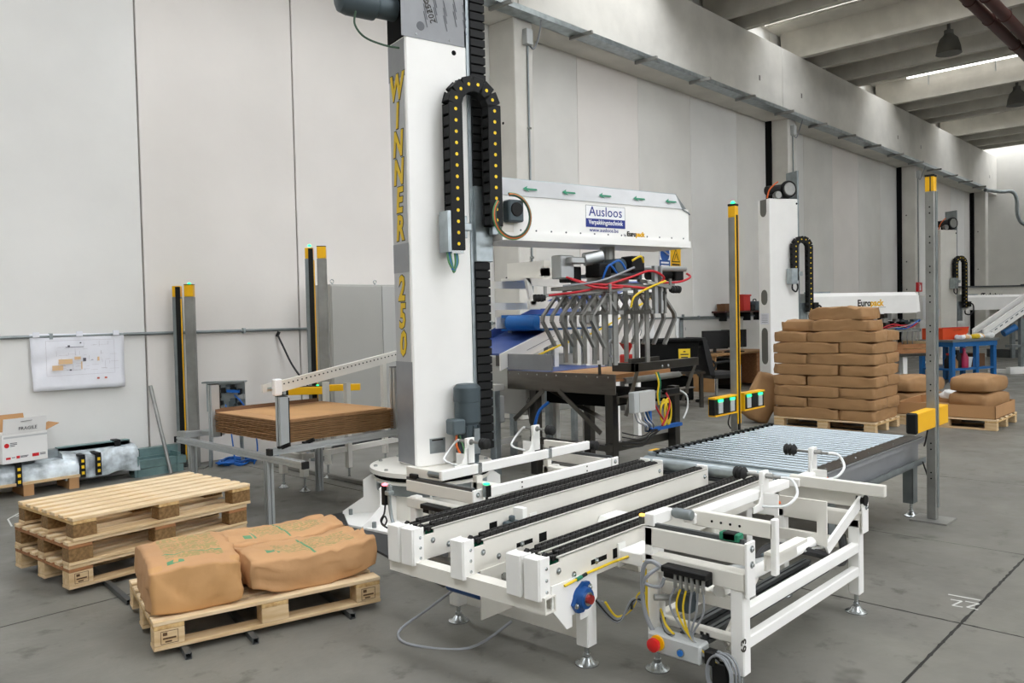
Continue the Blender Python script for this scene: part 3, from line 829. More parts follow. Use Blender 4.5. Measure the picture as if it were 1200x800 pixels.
for k in range(11):
    z = 0.648 + k * 0.0155
    j = random.uniform(-0.005, 0.005)
    c = thing('cardboard_sheet', ('top brown cardboard sheet with raised edges on the profile stand' if k == 10 else 'brown cardboard sheet in the stack on the profile stand, %s from the bottom' % ('first', 'second', 'third', 'fourth', 'fifth', 'sixth', 'seventh', 'eighth', 'ninth', 'tenth')[k]), 'cardboard', (3.33 + j, 5.62 + random.uniform(-0.004, 0.004), z), 0, 'cardboard sheets on the profile table')
    MB().box(0.035, 1.06, 0.035, 1.12, 0, 0.0145).build('sheet', 'cardboard' if k == 10 else 'cardboard_dk', c)  # lower sheets dark: shade between the lips put into their colour
    def wavy(n, fx):
        b = MB(); T = []
        for i in range(n + 1):
            d = 0.0035 * noise.noise((i * 0.9, k * 3.7, 5.0)); e = 0.012 * noise.noise((i * 0.5, k * 1.9, 9.0))
            T.append((fx(i / n, e), d))
        vs_ = []
        for ((x, y), (xi, yi)), d in T: vs_ += [(x, y, 0.002 + d), (xi, yi, 0.003 + d), (xi, yi, 0.0105 + d), (x, y, 0.0095 + d)]
        fs_ = [(i * 4 + q, i * 4 + (q + 1) % 4, (i + 1) * 4 + (q + 1) % 4, (i + 1) * 4 + q) for i in range(n) for q in range(4)]
        return b.add(vs_, fs_ + [(3, 2, 1, 0), (n * 4, n * 4 + 1, n * 4 + 2, n * 4 + 3)])
    wavy(20, lambda u, e: ((e, u * 1.15), (0.05, u * 1.15))).build('lip', 'cardboard_edge', c)
    wavy(20, lambda u, e: ((u * 1.09, e), (u * 1.09, 0.05))).build('lip', 'cardboard_edge', c)
    if k == 10:
        MB().prism([(0, 0.012), (0.0, 0.03), (0.02, 0.014)], 'x', 0.05, 1.0).build('folded_edge', 'cardboard_edge', c)
        MB().prism([(1.15, 0.012), (1.15, 0.05), (1.13, 0.014)], 'x', 0.0, 1.05).build('folded_edge', 'cardboard_dk', c)
        MB().box(0.004, 1.085, 0.004, 1.145, 0.0145, 0.017).build('top_liner', 'cardboard', c)
        MB().box(0.16, 0.98, 0.16, 1.0, 0.017, 0.018).build('inner_panel', 'kraft_side', c)
# small feed table with sloping roller chute, behind the sheets
t = thing('roller_chute', 'white sloping chute with perforated side rail behind the cardboard stack', 'chute', (4.28, 6.85, 0), R(6))
MB().prism([(-0.55, 0.96), (1.2, 1.2), (1.2, 1.3), (-0.55, 1.06)], 'y', -0.3, -0.28).build('side_rail', 'white_paint2', t)
MB().prism([(-0.55, 0.96), (1.2, 1.2), (1.2, 1.27), (-0.55, 1.03)], 'y', -0.12, -0.10).build('side_rail', 'white_paint2', t)
MB().prism([(-0.5, 0.99), (1.2, 1.223), (1.2, 1.233), (-0.5, 1.0)], 'y', -0.28, -0.12).build('slide_plate', 'galv', t)
b = MB()
for k in range(34):
    x = -0.5 + k * 0.05; z = 1.035 + (x + 0.5) * 0.137
    b.cyl((x, -0.305, z), (x, -0.299, z), 0.007, 6)
b.build('fixing_hole', 'black_matte', t)
MB().box(-0.56, -0.48, -0.32, -0.26, 0.94, 1.09, 0.01).build('end_bracket', 'white_print', t)
for x, z in ((0.35, 0.98), (1.15, 1.15)):
    for y in (-0.22, 0.1): MB().box(x, x + 0.05, y, y + 0.05, 0.14, z).build('leg', 'white_paint2', t)
MB().box(-0.2, 1.2, -0.2, -0.16, 0.30, 0.35).box(-0.2, -0.15, -0.2, 0.1, 0.3, 0.35).build('stretcher', 'white_paint2', t)
for x in (-0.17, 0.375, 1.175):
    for y in (-0.195, 0.125): obj('levelling_foot', FOOT, t, (x, y, 0))
MB().box(-0.2, -0.14, -0.22, -0.16, 0.14, 0.36).box(-0.2, -0.14, 0.095, 0.155, 0.14, 0.36).build('leg', 'white_paint2', t)
t = thing('floor_kerb', 'low concrete plinth along the floor under the cardboard stand', 'plinth', (4.62, 7.1, 0))
MB().box(0, 1.5, -0.9, 1.2, 0, 0.05, 0.01).build('plinth', 'kerb_grey', t)
c = thing('floor_cables', 'blue and black cables trailing over the concrete plinth', 'cable', (4.75, 6.4, 0.05))
for k, (m_, dy) in enumerate((('blue_hose', 0), ('black_cable', 0.05), ('blue_hose', 0.1), ('black_cable', 0.14))):
    MB().tube([(-0.1, -0.25 + dy, 0.012), (0.1, -0.1 + dy, 0.014), (0.35, 0.05 + dy, 0.014), (0.6, 0.02 + dy, 0.05), (0.9, -0.1 + dy, 0.08)], 0.01).build('cable', m_, c)
MB().bar((0.0, 0, 0.0), (0.03, 0.02, 0.16), 0.004, 0.004).bar((0.2, 0.03, 0.0), (0.19, 0.0, 0.14), 0.004, 0.004).build('cable_tie', 'black_cable', c)

# ================================================================== PALLETS AND BAGS
PAL = {}
def pallet(label, loc, rz, L=1.2, W=0.8, block='wood_new', ntop=5, bw=0.115, group='pallets', top='wood_new2', stamp=False, red=False):
    t = thing('wooden_pallet', label, 'pallet', loc, rz, group)
    def piece(name, key, dims, m, x, y, z):
        k = (key, m, dims)
        if k not in PAL:
            PAL[k] = MB().box(-dims[0] / 2, dims[0] / 2, -dims[1] / 2, dims[1] / 2, -dims[2] / 2, dims[2] / 2, 0.003).mesh(name, m)
        o = obj(name, PAL[k], t, (x, y, z))
        return o
    for y in (0.05, W / 2, W - 0.05): piece('bottom_board', 'b', (L, 0.1, 0.02), 'wood_new', L / 2, y, 0.011)
    for x in (0.0725, L / 2, L - 0.0725):
        for y in (0.05, W / 2, W - 0.05): piece('block', 'k', (0.14, 0.098, 0.078), block, x, y, 0.0605)
        piece('cross_board', 'c', (0.14, W, 0.02), 'wood_red' if red else 'wood_y', x, W / 2, 0.1105)
    for k in range(ntop): piece('top_board', 't', (L, bw, 0.021), top, L / 2, bw / 2 + (W - bw) * k / (ntop - 1), 0.132)
    if stamp:
        for x in (0.0725, L - 0.0725):
            b = MB(); x0 = x - 0.04
            b.box(x0, x0 + 0.08, -0.0012, 0.001, 0.09, 0.092).box(x0, x0 + 0.08, -0.0012, 0.001, 0.03, 0.032).box(x0, x0 + 0.002, -0.0012, 0.001, 0.03, 0.092).box(x0 + 0.078, x0 + 0.08, -0.0012, 0.001, 0.03, 0.092)
            b.box(x0 + 0.01, x0 + 0.03, -0.0012, 0.001, 0.07, 0.085).box(x0 + 0.01, x0 + 0.07, -0.0012, 0.001, 0.052, 0.06).box(x0 + 0.02, x0 + 0.05, -0.0012, 0.001, 0.037, 0.044)
            b.build('burned_stamp', 'brand_burn', t)
    return t
A1 = R(4.5)
for k, (lb, red) in enumerate((('bottom pallet of the three stacked empty pallets', True), ('middle pallet of the three stacked empty pallets', True), ('top slatted pallet of the three stacked empty pallets', False))):
    pallet(lb, (1.62 + 0.012 * k * (k - 1), 5.2 - 0.01 * k, 0.032 + 0.1435 * k), A1, 1.2, 0.82, 'wood_new' if k == 0 else 'chipblock', 7, 0.075, 'stacked empty pallets', stamp=(k == 0), red=red)
A2 = R(-13.8)
pallet('light wooden pallet carrying three brown paper bags', (1.57, 3.89, 0.032), A2, 1.17, 0.8, 'wood_new', 6, 0.1, stamp=True)
def tubebar(label, x, y, rz, L):
    t = thing('steel_tube', label, 'tube', (x, y, 0), rz, 'steel tubes under the pallets')
    b = MB()
    b.box(0, L, -0.015, 0.015, 0.001, 0.004).box(0, L, -0.015, 0.015, 0.028, 0.031).box(0, L, -0.015, -0.012, 0.004, 0.028).box(0, L, 0.012, 0.015, 0.004, 0.028)
    b.build('tube_wall', 'alu_dark', t)
    box('tube_core', 'black_matte', t, 0.05, L - 0.05, -0.012, 0.012, 0.004, 0.028)
ang = R(76)
tubebar('square steel tube under the bag pallet, left end', 1.68, 3.76, ang, 0.9)
tubebar('square steel tube under the bag pallet, in the middle', 1.985, 3.68, ang, 0.9)
tubebar('square steel tube under the bag pallet, right end', 2.50, 3.585, ang, 0.9)
tubebar('square steel tube sticking out under the empty pallets', 1.795, 4.76, R(84), 1.1)

def bag_mesh(L, W, Hh, seed, m, nx=22, ny=14, nz_=5, wr=0.02, sag=0.0, rnd=0.32, end=None):
    """filled paper sack: a soft box with pinched ends, wrinkles and a flat belly; origin in the middle of its base"""
    bm = bmesh.new()
    bmesh.ops.create_cube(bm, size=2.0)
    bmesh.ops.subdivide_edges(bm, edges=bm.edges[:], cuts=nx // 2, use_grid_fill=True)
    for v in bm.verts:
        x, y, z = v.co
        # rounded-box mapping
        q = Vector((x, y, z))
        r = q.normalized() * max(abs(x), abs(y), abs(z))
        e = q.lerp(r * 1.25, rnd)
        bulge = 1 - 0.18 * abs(x) ** 3 - 0.10 * abs(y) ** 3
        px = e.x * L / 2 / (1 + 0.25 * rnd); py = e.y * W / 2 / (1 + 0.25 * rnd); pz = e.z * Hh / 2 * bulge
        rg = 1 - abs(noise.noise((px * 7 + seed * 2, py * 11 + pz * 5, seed)))
        rg = max(0.0, rg - 0.82) * 5.5
        n1 = noise.noise((px * 9 + seed, py * 9, pz * 9)); n2 = noise.noise((px * 22, py * 22 + seed, pz * 16))
        n3 = noise.noise((px * 4 + seed * 3, py * 4, 1.7))
        d = wr * (n1 * 0.7 + n2 * 0.4 - rg * 0.45)
        px += d * 0.6; py += d * 0.7
        pz += (d * 0.8 + n3 * 0.015) * (1 if z > -0.5 else 0.2)
        # folded seam ridges near the ends
        pz += -0.012 * math.exp(-((abs(px) - L * 0.40) / 0.012) ** 2) * (1 if z > 0.3 else 0)
        pz -= sag * (px / (L / 2)) ** 2 * (-1)
        v.co = (px, py, pz)
    zmin = min(v.co.z for v in bm.verts)
    zb = zmin + Hh * 0.1
    for v in bm.verts:
        if v.co.z < zb: v.co.z = zb - (zb - v.co.z) * 0.05
        v.co.z -= zb - Hh * 0.005
    bmesh.ops.recalc_face_normals(bm, faces=bm.faces[:])
    me = bpy.data.meshes.new('bag')
    for f in bm.faces: f.smooth = True
    bm.to_mesh(me); bm.free()
    me.materials.append(MATS[m])
    if end:      # the folded end of the sack is a paler outer ply
        me.materials.append(MATS[end])
        for p in me.polygons:
            if p.normal.x > 0.5 and abs(p.center.y) < W * 0.47: p.material_index = 1
    return me
bag_material('bag_print_a', '#bd9064', [(-0.24, 0.2, -0.13, 0.15, '#84894f', 0.62, (0, 0.11, 0.85)), (0.12, 0.13, -0.14, 0.15, '#2f8a62', 0.8, None), (0.22, 0.245, -0.13, -0.05, '#2f8a62', 0.85, None)])
bag_material('bag_print_b', '#c29567', [(-0.16, 0.27, -0.11, 0.09, '#76864f', 0.7, (1, 0.018, 0.6)), (0.0, 0.012, -0.16, 0.13, '#2f8a62', 0.85, None), (-0.185, -0.172, -0.11, 0.0, '#2f8a62', 0.8, None), (-0.24, -0.195, -0.1, -0.06, '#2f8a62', 0.85, None)])
def on_pallet(x, y):
    c, s = math.cos(A2), math.sin(A2)
    return (1.57 + c * x - s * y, 3.89 + s * x + c * y)
PZ = 0.032 + 0.1425
x, y = on_pallet(0.23, 0.35)
o = obj('paper_bag', bag_mesh(0.64, 0.45, 0.28, 3.1, 'bag_print_a', nx=34, wr=0.024, rnd=0.1, end='kraft_side'), None, (x, y, PZ), (0, 0, A2 + R(-92)))
tag(o, 'plump brown paper bag lying crosswise at the left end of the pallet', 'bag', 'printed bags on the front pallet')
x, y = on_pallet(0.82, 0.24)
o = obj('paper_bag', bag_mesh(0.74, 0.40, 0.2, 8.2, 'bag_print_b', nx=34, wr=0.028, sag=0.045, rnd=0.13), None, (x, y, PZ), (0, 0, A2 + R(3)))
tag(o, 'brown paper bag with green print along the front edge of the pallet', 'bag', 'printed bags on the front pallet')
x, y = on_pallet(0.80, 0.63)
o = obj('paper_bag', bag_mesh(0.74, 0.38, 0.21, 14.7, 'bag_print_b', nx=34, wr=0.028, sag=0.045, rnd=0.13), None, (x, y, PZ), (0, 0, A2 + R(5)))
tag(o, 'brown paper bag with green print at the back of the pallet', 'bag', 'printed bags on the front pallet')

# ================================================================== CHAIN CONVEYOR
cv = thing('chain_conveyor', 'white pallet chain conveyor with five dark chain tracks in the foreground', 'conveyor', (2.5, 2.22, 0), R(1.6))
CL = 2.26
def chain_mesh(L):
    b = MB(); p = 0.042; n = int(L / p)
    for k in range(n):
        x = 0.09 + k * p
        z = 0.572 - (0.012 if k == 0 else 0)
        b.box(x + 0.002, x + p + 0.004, 0.0, 0.009, z - 0.012, z + 0.016, 0.004)
        b.box(x + 0.002, x + p + 0.004, 0.031, 0.040, z - 0.012, z + 0.016, 0.004)
        b.box(x + 0.006, x + p - 0.004, 0.009, 0.031, z - 0.006, z + 0.010, 0.004)
    for k in range(5):   # wrap round the sprocket
        a = R(20 + k * 32)
        cx, cz = 0.095, 0.532
        b.bar((cx - 0.045 * math.sin(a), 0.02, cz + 0.045 * math.cos(a)), (cx - 0.045 * math.sin(a + 0.4), 0.02, cz + 0.045 * math.cos(a + 0.4)), 0.04, 0.02, (0, 1, 0))
    return b.mesh('chain', 'chain_dark')
CH = chain_mesh(CL - 0.14)
RAILS = [(0.0, 0, '3b'), (0.102, 0, '3a'), (0.447, 0, '2'), (0.79, 0, '1b'), (0.892, 0, '1a')]
bolt = MB().lathe([(0.015, 0), (0.015, 0.003), (0.0085, 0.003), (0.0085, 0.009), (0.006, 0.011)], n=10, axis='y').mesh('bolt', 'zinc', True)
sbolt = MB().lathe([(0.008, 0), (0.008, 0.003), (0.005, 0.005)], n=8, axis='y').mesh('bolt', 'zinc', True)
for y0, _, nm in RAILS:
    W = 0.08
    r = MB().box(0.04, CL, y0, y0 + 0.006, 0.425, 0.545).box(0.115, CL, y0, y0 + 0.006, 0.545, 0.566).box(0.04, CL, y0 + W - 0.006, y0 + W, 0.425, 0.545).box(0.115, CL, y0 + W - 0.006, y0 + W, 0.545, 0.566)
    r.box(0.115, CL, y0, y0 + 0.02, 0.560, 0.566).box(0.115, CL, y0 + W - 0.02, y0 + W, 0.56, 0.566)
    r = r.build('track', 'white_paint2', cv)
    box('chain_guide', 'green_mark', r, 0.115, 0.14, y0 + 0.02, y0 + 0.066, 0.5, 0.552)
    box('guide_strip', 'white_paint', r, 0.14, CL - 0.05, y0 + 0.022, y0 + W - 0.022, 0.45, 0.553)
    stuff(obj('chain', CH, r, (0, y0 + 0.02, 0)))
    cap = MB().box(-0.03, -0.022, y0 - 0.001, y0 + W + 0.001, 0.41, 0.588, 0.003)
    cap.box(-0.022, 0.045, y0 - 0.003, y0 + 0.004, 0.41, 0.588, 0.002).box(-0.022, 0.045, y0 + W - 0.004, y0 + W + 0.003, 0.41, 0.588, 0.002).box(-0.022, 0.03, y0, y0 + W, 0.578, 0.588)
    cap.build('end_cap', 'white_paint', r)
    box('sprocket_shadow_box', 'black_matte', r, 0.05, 0.115, y0 + 0.008, y0 + W - 0.008, 0.45, 0.52)  # no real part: black box painting the shade around the sprocket
    MB().box(CL - 0.012, CL, y0, y0 + W, 0.43, 0.588, 0.004).build('end_plate', 'white_paint', r)
    MB().lathe([(0.035, y0 + 0.028), (0.035, y0 + 0.058)], (CL - 0.05, 0, 0.545), 14, 'y').build('sprocket', 'chain_dark', r)
    for x, z in ((0.105, 0.51), (0.21, 0.468), (CL - 0.05, 0.52)): obj('bolt', bolt, r, (x, y0, z), (0, 0, math.pi))
    for z in (0.44, 0.49, 0.54): obj('bolt', sbolt, r, (0.02, y0 - 0.003, z), (0, 0, math.pi))
    for (x0, x1, z0, z1) in ((0.51, 0.57, 0.465, 0.51),): box('window_slot', 'black_matte', r, x0, x1, y0 - 0.001, y0 + 0.001, z0, z1)
    if nm in ('3b', '2'):
        MB().box(0.34, 0.46, y0 - 0.001, y0 + 0.001, 0.477, 0.499, 0.0).build('window_slot', 'black_matte', r)
        obj('bolt', bolt, r, (0.38, y0, 0.488), (0, 0, math.pi))
# frame
MB().box(-0.01, 0.06, -0.02, 0.985, 0.355, 0.362).box(-0.01, 0.06, -0.02, 0.985, 0.418, 0.425).box(-0.01, -0.003, -0.02, 0.985, 0.362, 0.418).box(0.053, 0.06, -0.02, 0.985, 0.362, 0.418).build('front_cross_tube', 'white_paint2', cv)
for x in (0.7, 1.45, 2.1): box('cross_tube', 'white_paint2', cv, x, x + 0.07, -0.02, 0.985, 0.355, 0.425, 0.006)
for x in (0.34, 1.95):
    for y in (0.06, 0.9):
        lg = MB().box(x, x + 0.07, y - 0.035, y + 0.035, 0.09, 0.425, 0.005).build('leg', 'white_paint', cv)
        obj('levelling_foot', FOOT, lg, (x + 0.035, y, 0))
box('cross_plate', 'white_paint2', cv, 0.405, 0.412, 0.03, 0.935, 0.09, 0.30)
box('cross_plate', 'white_paint2', cv, 1.95, 1.957, 0.03, 0.935, 0.09, 0.30)
bp = MB().prism([(0.045, 0.46), (0.045, 0.355), (0.14, 0.25), (0.178, 0.25), (0.178, 0.30), (0.235, 0.30), (0.235, 0.262), (0.29, 0.262), (0.365, 0.33), (0.365, 0.455)], 'y', -0.012, -0.003).build('bearing_plate', 'white_paint', cv)
br = MB().prism([(0.17, 0.345), (0.2, 0.305), (0.24, 0.3), (0.275, 0.33), (0.305, 0.395), (0.285, 0.425), (0.25, 0.43), (0.205, 0.405)], 'y', -0.03, -0.012)
br.lathe([(0.045, -0.055), (0.05, -0.03), (0.052, -0.012)], (0.237, 0, 0.365), 18, 'y')
br = br.build('bearing_housing', 'bearing_blue', bp, True)
MB().lathe([(0.03, -0.062), (0.03, -0.05)], (0.237, 0, 0.365), 16, 'y').build('bearing_ring', 'zinc', bp, True)
MB().lathe([(0.02, -0.078), (0.02, -0.055)], (0.237, 0, 0.365), 14, 'y').build('shaft_end', 'shaft_red', bp, True)
for x, z in ((0.19, 0.342), (0.285, 0.4)): obj('bolt', bolt, bp, (x, -0.03, z), (0, 0, math.pi))
MB().cyl((0.237, 0.0, 0.365), (0.237, 0.95, 0.365), 0.02, 12).build('drive_shaft', 'steel_raw', cv, True)
bp2 = MB().prism([(0.08, 0.43), (0.08, 0.2), (0.36, 0.2), (0.36, 0.43)], 'y', 0.44, 0.447).build('bearing_plate', 'white_paint2', cv)
MB().box(0.22, 0.29, 0.436, 0.44, 0.25, 0.38).build('window_slot', 'black_matte', bp2)
MB().box(0.24, 0.28, 0.43, 0.437, 0.27, 0.3).build('shaft_end', 'shaft_red', bp2)
MB().prism([(0.95, 0.4), (1.02, 0.5), (1.18, 0.5), (1.2, 0.4)], 'y', 0.36, 0.44).build('sensor_hood', 'white_paint', cv)
MB().box(0.6, 0.69, 0.73, 0.785, 0.44, 0.5, 0.008).box(0.63, 0.66, 0.735, 0.765, 0.5, 0.53, 0.006).build('limit_switch', 'motor_grey', cv)
MB().box(0.7, 0.74, 0.72, 0.79, 0.44, 0.56, 0.003).box(0.76, 0.82, 0.72, 0.725, 0.44, 0.52).build('switch_bracket', 'white_paint', cv)
MB().tube([(0.3, 0.85, 0.2), (0.2, 0.95, 0.1), (0.05, 1.0, 0.02), (0.0, 0.85, 0.006), (0.15, 0.6, 0.006), (0.35, 0.5, 0.1)], 0.007).build('loose_cable', 'grey_cable', cv)
MB().cyl((0.2, 0.55, 0.3), (0.2, 0.75, 0.3), 0.06, 16).build('gear_motor', 'bearing_blue', cv, True)
MB().box(0.55, 0.75, -0.13, -0.006, 0.44, 0.5, 0.004).box(0.54, 0.6, -0.012, -0.004, 0.42, 0.53).build('side_bracket', 'white_paint', cv)
MB().tube([(0.12, -0.02, 0.445), (0.2, -0.022, 0.452), (0.27, -0.022, 0.46), (0.4, -0.02, 0.46), (0.5, -0.02, 0.46), (0.6, -0.1, 0.49), (0.68, -0.16, 0.47)], 0.006).build('yellow_cable', 'yellow_cable', cv)
MB().cyl((0.2, -0.024, 0.452), (0.235, -0.024, 0.456), 0.009, 8).build('cable_plug', 'green_mark', cv)
MB().cyl((0.235, -0.024, 0.456), (0.27, -0.024, 0.46), 0.008, 8).build('cable_plug', 'black_plastic', cv)

# ================================================================== PUSHER FRAMES
def cup(t, p, d, n=3):
    """black bellows suction cup at p pointing along +-y"""
    prof = []
    for k in range(n): prof += [(0.026, k * 0.022 + 0.002), (0.034, k * 0.022 + 0.010), (0.026, k * 0.022 + 0.019)]
    prof = [(0.012, -0.01)] + prof
    return MB().lathe([(r, d * z) for r, z in prof], p, 16, 'y').build('suction_cup', 'rubber', t, True, angle=80)
def pusher_head(t, x, y, d, z0, z1):
    """carriage plate with a rod and suction cup pointing along d in y"""
    h = MB().box(x - 0.004, x + 0.062, y - 0.012, y + 0.012, z0 + 0.05, z1, 0.003).box(x - 0.004, x + 0.004, y - 0.012 - (0.08 if d > 0 else 0), y + 0.012 + (0.08 if d < 0 else 0), z0, z0 + 0.11, 0.002)
    h.prism([(x + 0.004, z0 + 0.02), (x - 0.11, z0 + 0.02), (x - 0.11, z0 + 0.05), (x - 0.05, z0 + 0.06), (x - 0.03, z0 + 0.09), (x - 0.02, z0 + 0.15), (x + 0.004, z0 + 0.15)], 'y', y - 0.012, y - 0.006)
    h = h.build('pusher_plate', 'white_paint', t)
    zz = z1 - 0.025
    MB().cyl((x + 0.03, y - d * 0.09, zz), (x + 0.03, y + d * 0.1, zz), 0.008, 10).cyl((x + 0.03, y - d * 0.05, zz), (x + 0.03, y - d * 0.012, zz), 0.014, 6).cyl((x + 0.03, y + d * 0.012, zz), (x + 0.03, y + d * 0.018, zz), 0.018, 10).build('rod', 'steel_raw', h, True)
    cup(h, (x + 0.03, y + d * 0.1, zz), d)
    MB().tube([(x + 0.03, y - d * 0.09, zz), (x + 0.05, y - d * 0.14, zz - 0.01), (x + 0.02, y - d * 0.18, zz - 0.07), (x - 0.05, y - d * 0.15, zz - 0.12), (x - 0.05, y - d * 0.03, zz - 0.14)], 0.007).build('air_tube', 'white_tube', h, True)
    MB().box(x + 0.006, x + 0.03, y - d * 0.03 - 0.012, y - d * 0.03 + 0.012, z0 + 0.02, z0 + 0.07).build('valve', 'black_plastic', h)
    MB().cyl((x + 0.03, y - d * 0.04, z0 + 0.045), (x + 0.08, y - d * 0.06, z0 + 0.05), 0.009, 8).build('fitting', 'orange_wire', h)

rs = thing('pusher_frame', 'white tubular frame with suction pushers at the near right of the conveyor', 'machine frame', (3.0, 1.57, 0))
# local: x 0..1.34, y 0..0.48
for x, y in ((0.035, 0.035), (0.035, 0.445), (1.3, 0.035), (1.3, 0.445)):
    lg = MB().box(x - 0.03, x + 0.03, y - 0.03, y + 0.03, 0.1, 0.5, 0.005).build('leg', 'white_paint', rs)
    obj('levelling_foot', FOOT, lg, (x, y, 0))
for x0 in (0.0, 1.27):   # the two portals
    MB().box(x0, x0 + 0.07, 0.0, 0.48, 0.455, 0.53, 0.004).build('lower_beam', 'white_paint2', rs)
    MB().box(x0, x0 + 0.03, -0.005, 0.48, 0.565, 0.65, 0.004).build('upper_beam', 'white_paint2', rs)
    MB().box(x0 - 0.004, x0 + 0.07, -0.018, -0.006, 0.43, 0.66, 0.003).build('end_plate', 'white_paint', rs)
    MB().box(x0, x0 + 0.05, 0.44, 0.48, 0.5, 0.65, 0.003).build('inner_post', 'white_paint', rs)
    for z in (0.565, 0.63): obj('bolt', bolt, rs, (x0 + 0.035, -0.018, z), (0, 0, math.pi))
    MB().box(x0 + 0.01, x0 + 0.03, 0.0, 0.47, 0.65, 0.668).build('linear_rail', 'alu_dark', rs)
    MB().box(x0 + 0.0, x0 + 0.045, 0.02, 0.11, 0.655, 0.688, 0.004).build('rail_carriage', 'green_mark', rs)
    MB().box(x0 + 0.0, x0 + 0.045, 0.035, 0.095, 0.656, 0.690, 0.004).build('carriage_cover', 'black_plastic', rs)
MB().box(0.03, 0.065, 0.03, 0.45, 0.355, 0.405, 0.004).build('cross_bar', 'white_paint2', rs)
MB().box(0.03, 0.065, 0.03, 0.45, 0.215, 0.25, 0.004).build('cross_bar', 'white_paint2', rs)
MB().box(1.28, 1.33, 0.03, 0.45, 0.33, 0.38, 0.004).build('cross_bar', 'white_paint2', rs)
MB().box(0.03, 1.3, 0.01, 0.05, 0.325, 0.375, 0.004).build('side_rail', 'white_paint', rs)
MB().box(0.03, 1.3, 0.01, 0.05, 0.20, 0.25, 0.004).build('side_rail', 'white_paint', rs)
MB().box(0.03, 1.3, 0.43, 0.47, 0.2, 0.25, 0.004).build('side_rail', 'white_paint2', rs)
MB().cyl((0.03, 0.13, 0.425), (1.1, 0.13, 0.43), 0.028, 12).build('torsion_tube', 'white_paint', rs, True)
for y in (0.2, 0.3): profile(MB(), (0.03, y, 0.21), (1.3, y, 0.21), 0.045).build('aluminium_rail', 'alu_dark', rs)
# moving carriage
MB().box(0.18, 1.16, 0.33, 0.39, 0.645, 0.69, 0.004).build('carriage_bar', 'white_paint', rs)
MB().box(0.0, 0.16, 0.43, 0.48, 0.655, 0.71, 0.004).build('carriage_block', 'white_paint', rs)
MB().box(0.2, 0.235, -0.03, 0.36, 0.635, 0.705, 0.004).build('carriage_arm', 'white_paint2', rs)
MB().box(0.2, 0.235, -0.045, -0.02, 0.48, 0.72, 0.003).build('carriage_drop', 'white_paint', rs)
MB().box(0.24, 0.55, -0.03, 0.02, 0.55, 0.565).box(0.24, 0.55, 0.02, 0.03, 0.48, 0.56).build('valve_shelf', 'white_paint2', rs)
MB().lathe([(0.02, 0.33), (0.024, 0.335), (0.024, 0.415), (0.018, 0.43)], (0.16, 0, 0.69), 14, 'y').build('shock_absorber', 'galv_dull', rs, True)
b = MB()
for k in range(4): b.cyl((0.198, 0.12 + k * 0.045, 0.668), (0.202, 0.12 + k * 0.045, 0.668), 0.006, 8)
b.build('fixing_hole', 'black_matte', rs)
MB().box(1.22, 1.255, -0.14, 0.36, 0.645, 0.705, 0.004).build('carriage_arm', 'white_paint2', rs)
MB().prism([(0.05, 0.645), (0.44, 0.645), (0.44, 0.58), (0.10, 0.58), (0.10, 0.475), (0.44, 0.475), (0.44, 0.42), (0.05, 0.42)], 'x', 0.96, 0.972).build('link_plate', 'white_paint2', rs)
pusher_head(rs, 0.83, 0.33, 1, 0.57, 0.785)
pusher_head(rs, 1.43, 0.33, 1, 0.60, 0.825)
MB().box(1.2, 1.5, 0.3, 0.36, 0.645, 0.69, 0.004).build('carriage_bar', 'white_paint', rs)
MB().bar((1.29, 0.0, 0.605), (0.98, 0.06, 0.40), 0.06, 0.014, (0, 1, 0)).build('lever', 'white_paint', rs)
MB().bar((0.34, 0.12, 0.42), (0.06, 0.12, 0.2), 0.05, 0.014, (0, 1, 0)).bar((0.26, 0.12, 0.46), (0.1, 0.12, 0.15), 0.05, 0.014, (0, 1, 0)).build('lever', 'white_paint2', rs)
MB().cyl((1.29, 0.02, 0.605), (1.29, -0.025, 0.605), 0.03, 16).build('pivot', 'black_plastic', rs, True)
MB().cyl((1.0, 0.07, 0.41), (0.6, 0.16, 0.43), 0.008, 8).build('piston_rod', 'chrome', rs, True)
MB().box(0.52, 0.6, 0.13, 0.19, 0.40, 0.46, 0.006).build('cylinder_head', 'motor_grey', rs)
MB().cyl((0.52, 0.16, 0.43), (0.15, 0.24, 0.44), 0.022, 12).build('cylinder', 'alu', rs, True)
MB().cyl((-0.05, 0.4, 0.36), (0.3, 0.1, 0.33), 0.014, 10).build('push_rod', 'steel_raw', rs, True)
MB().box(-0.02, 0.05, 0.24, 0.31, 0.31, 0.40, 0.008).build('cylinder_head', 'motor_grey', rs)
MB().tube([(0.3, 0.15, 0.32), (0.6, 0.2, 0.46), (0.9, 0.1, 0.40), (1.15, 0.05, 0.3), (1.28, 0.1, 0.4)], 0.022, 10).build('corrugated_hose', 'black_cable', rs, True)
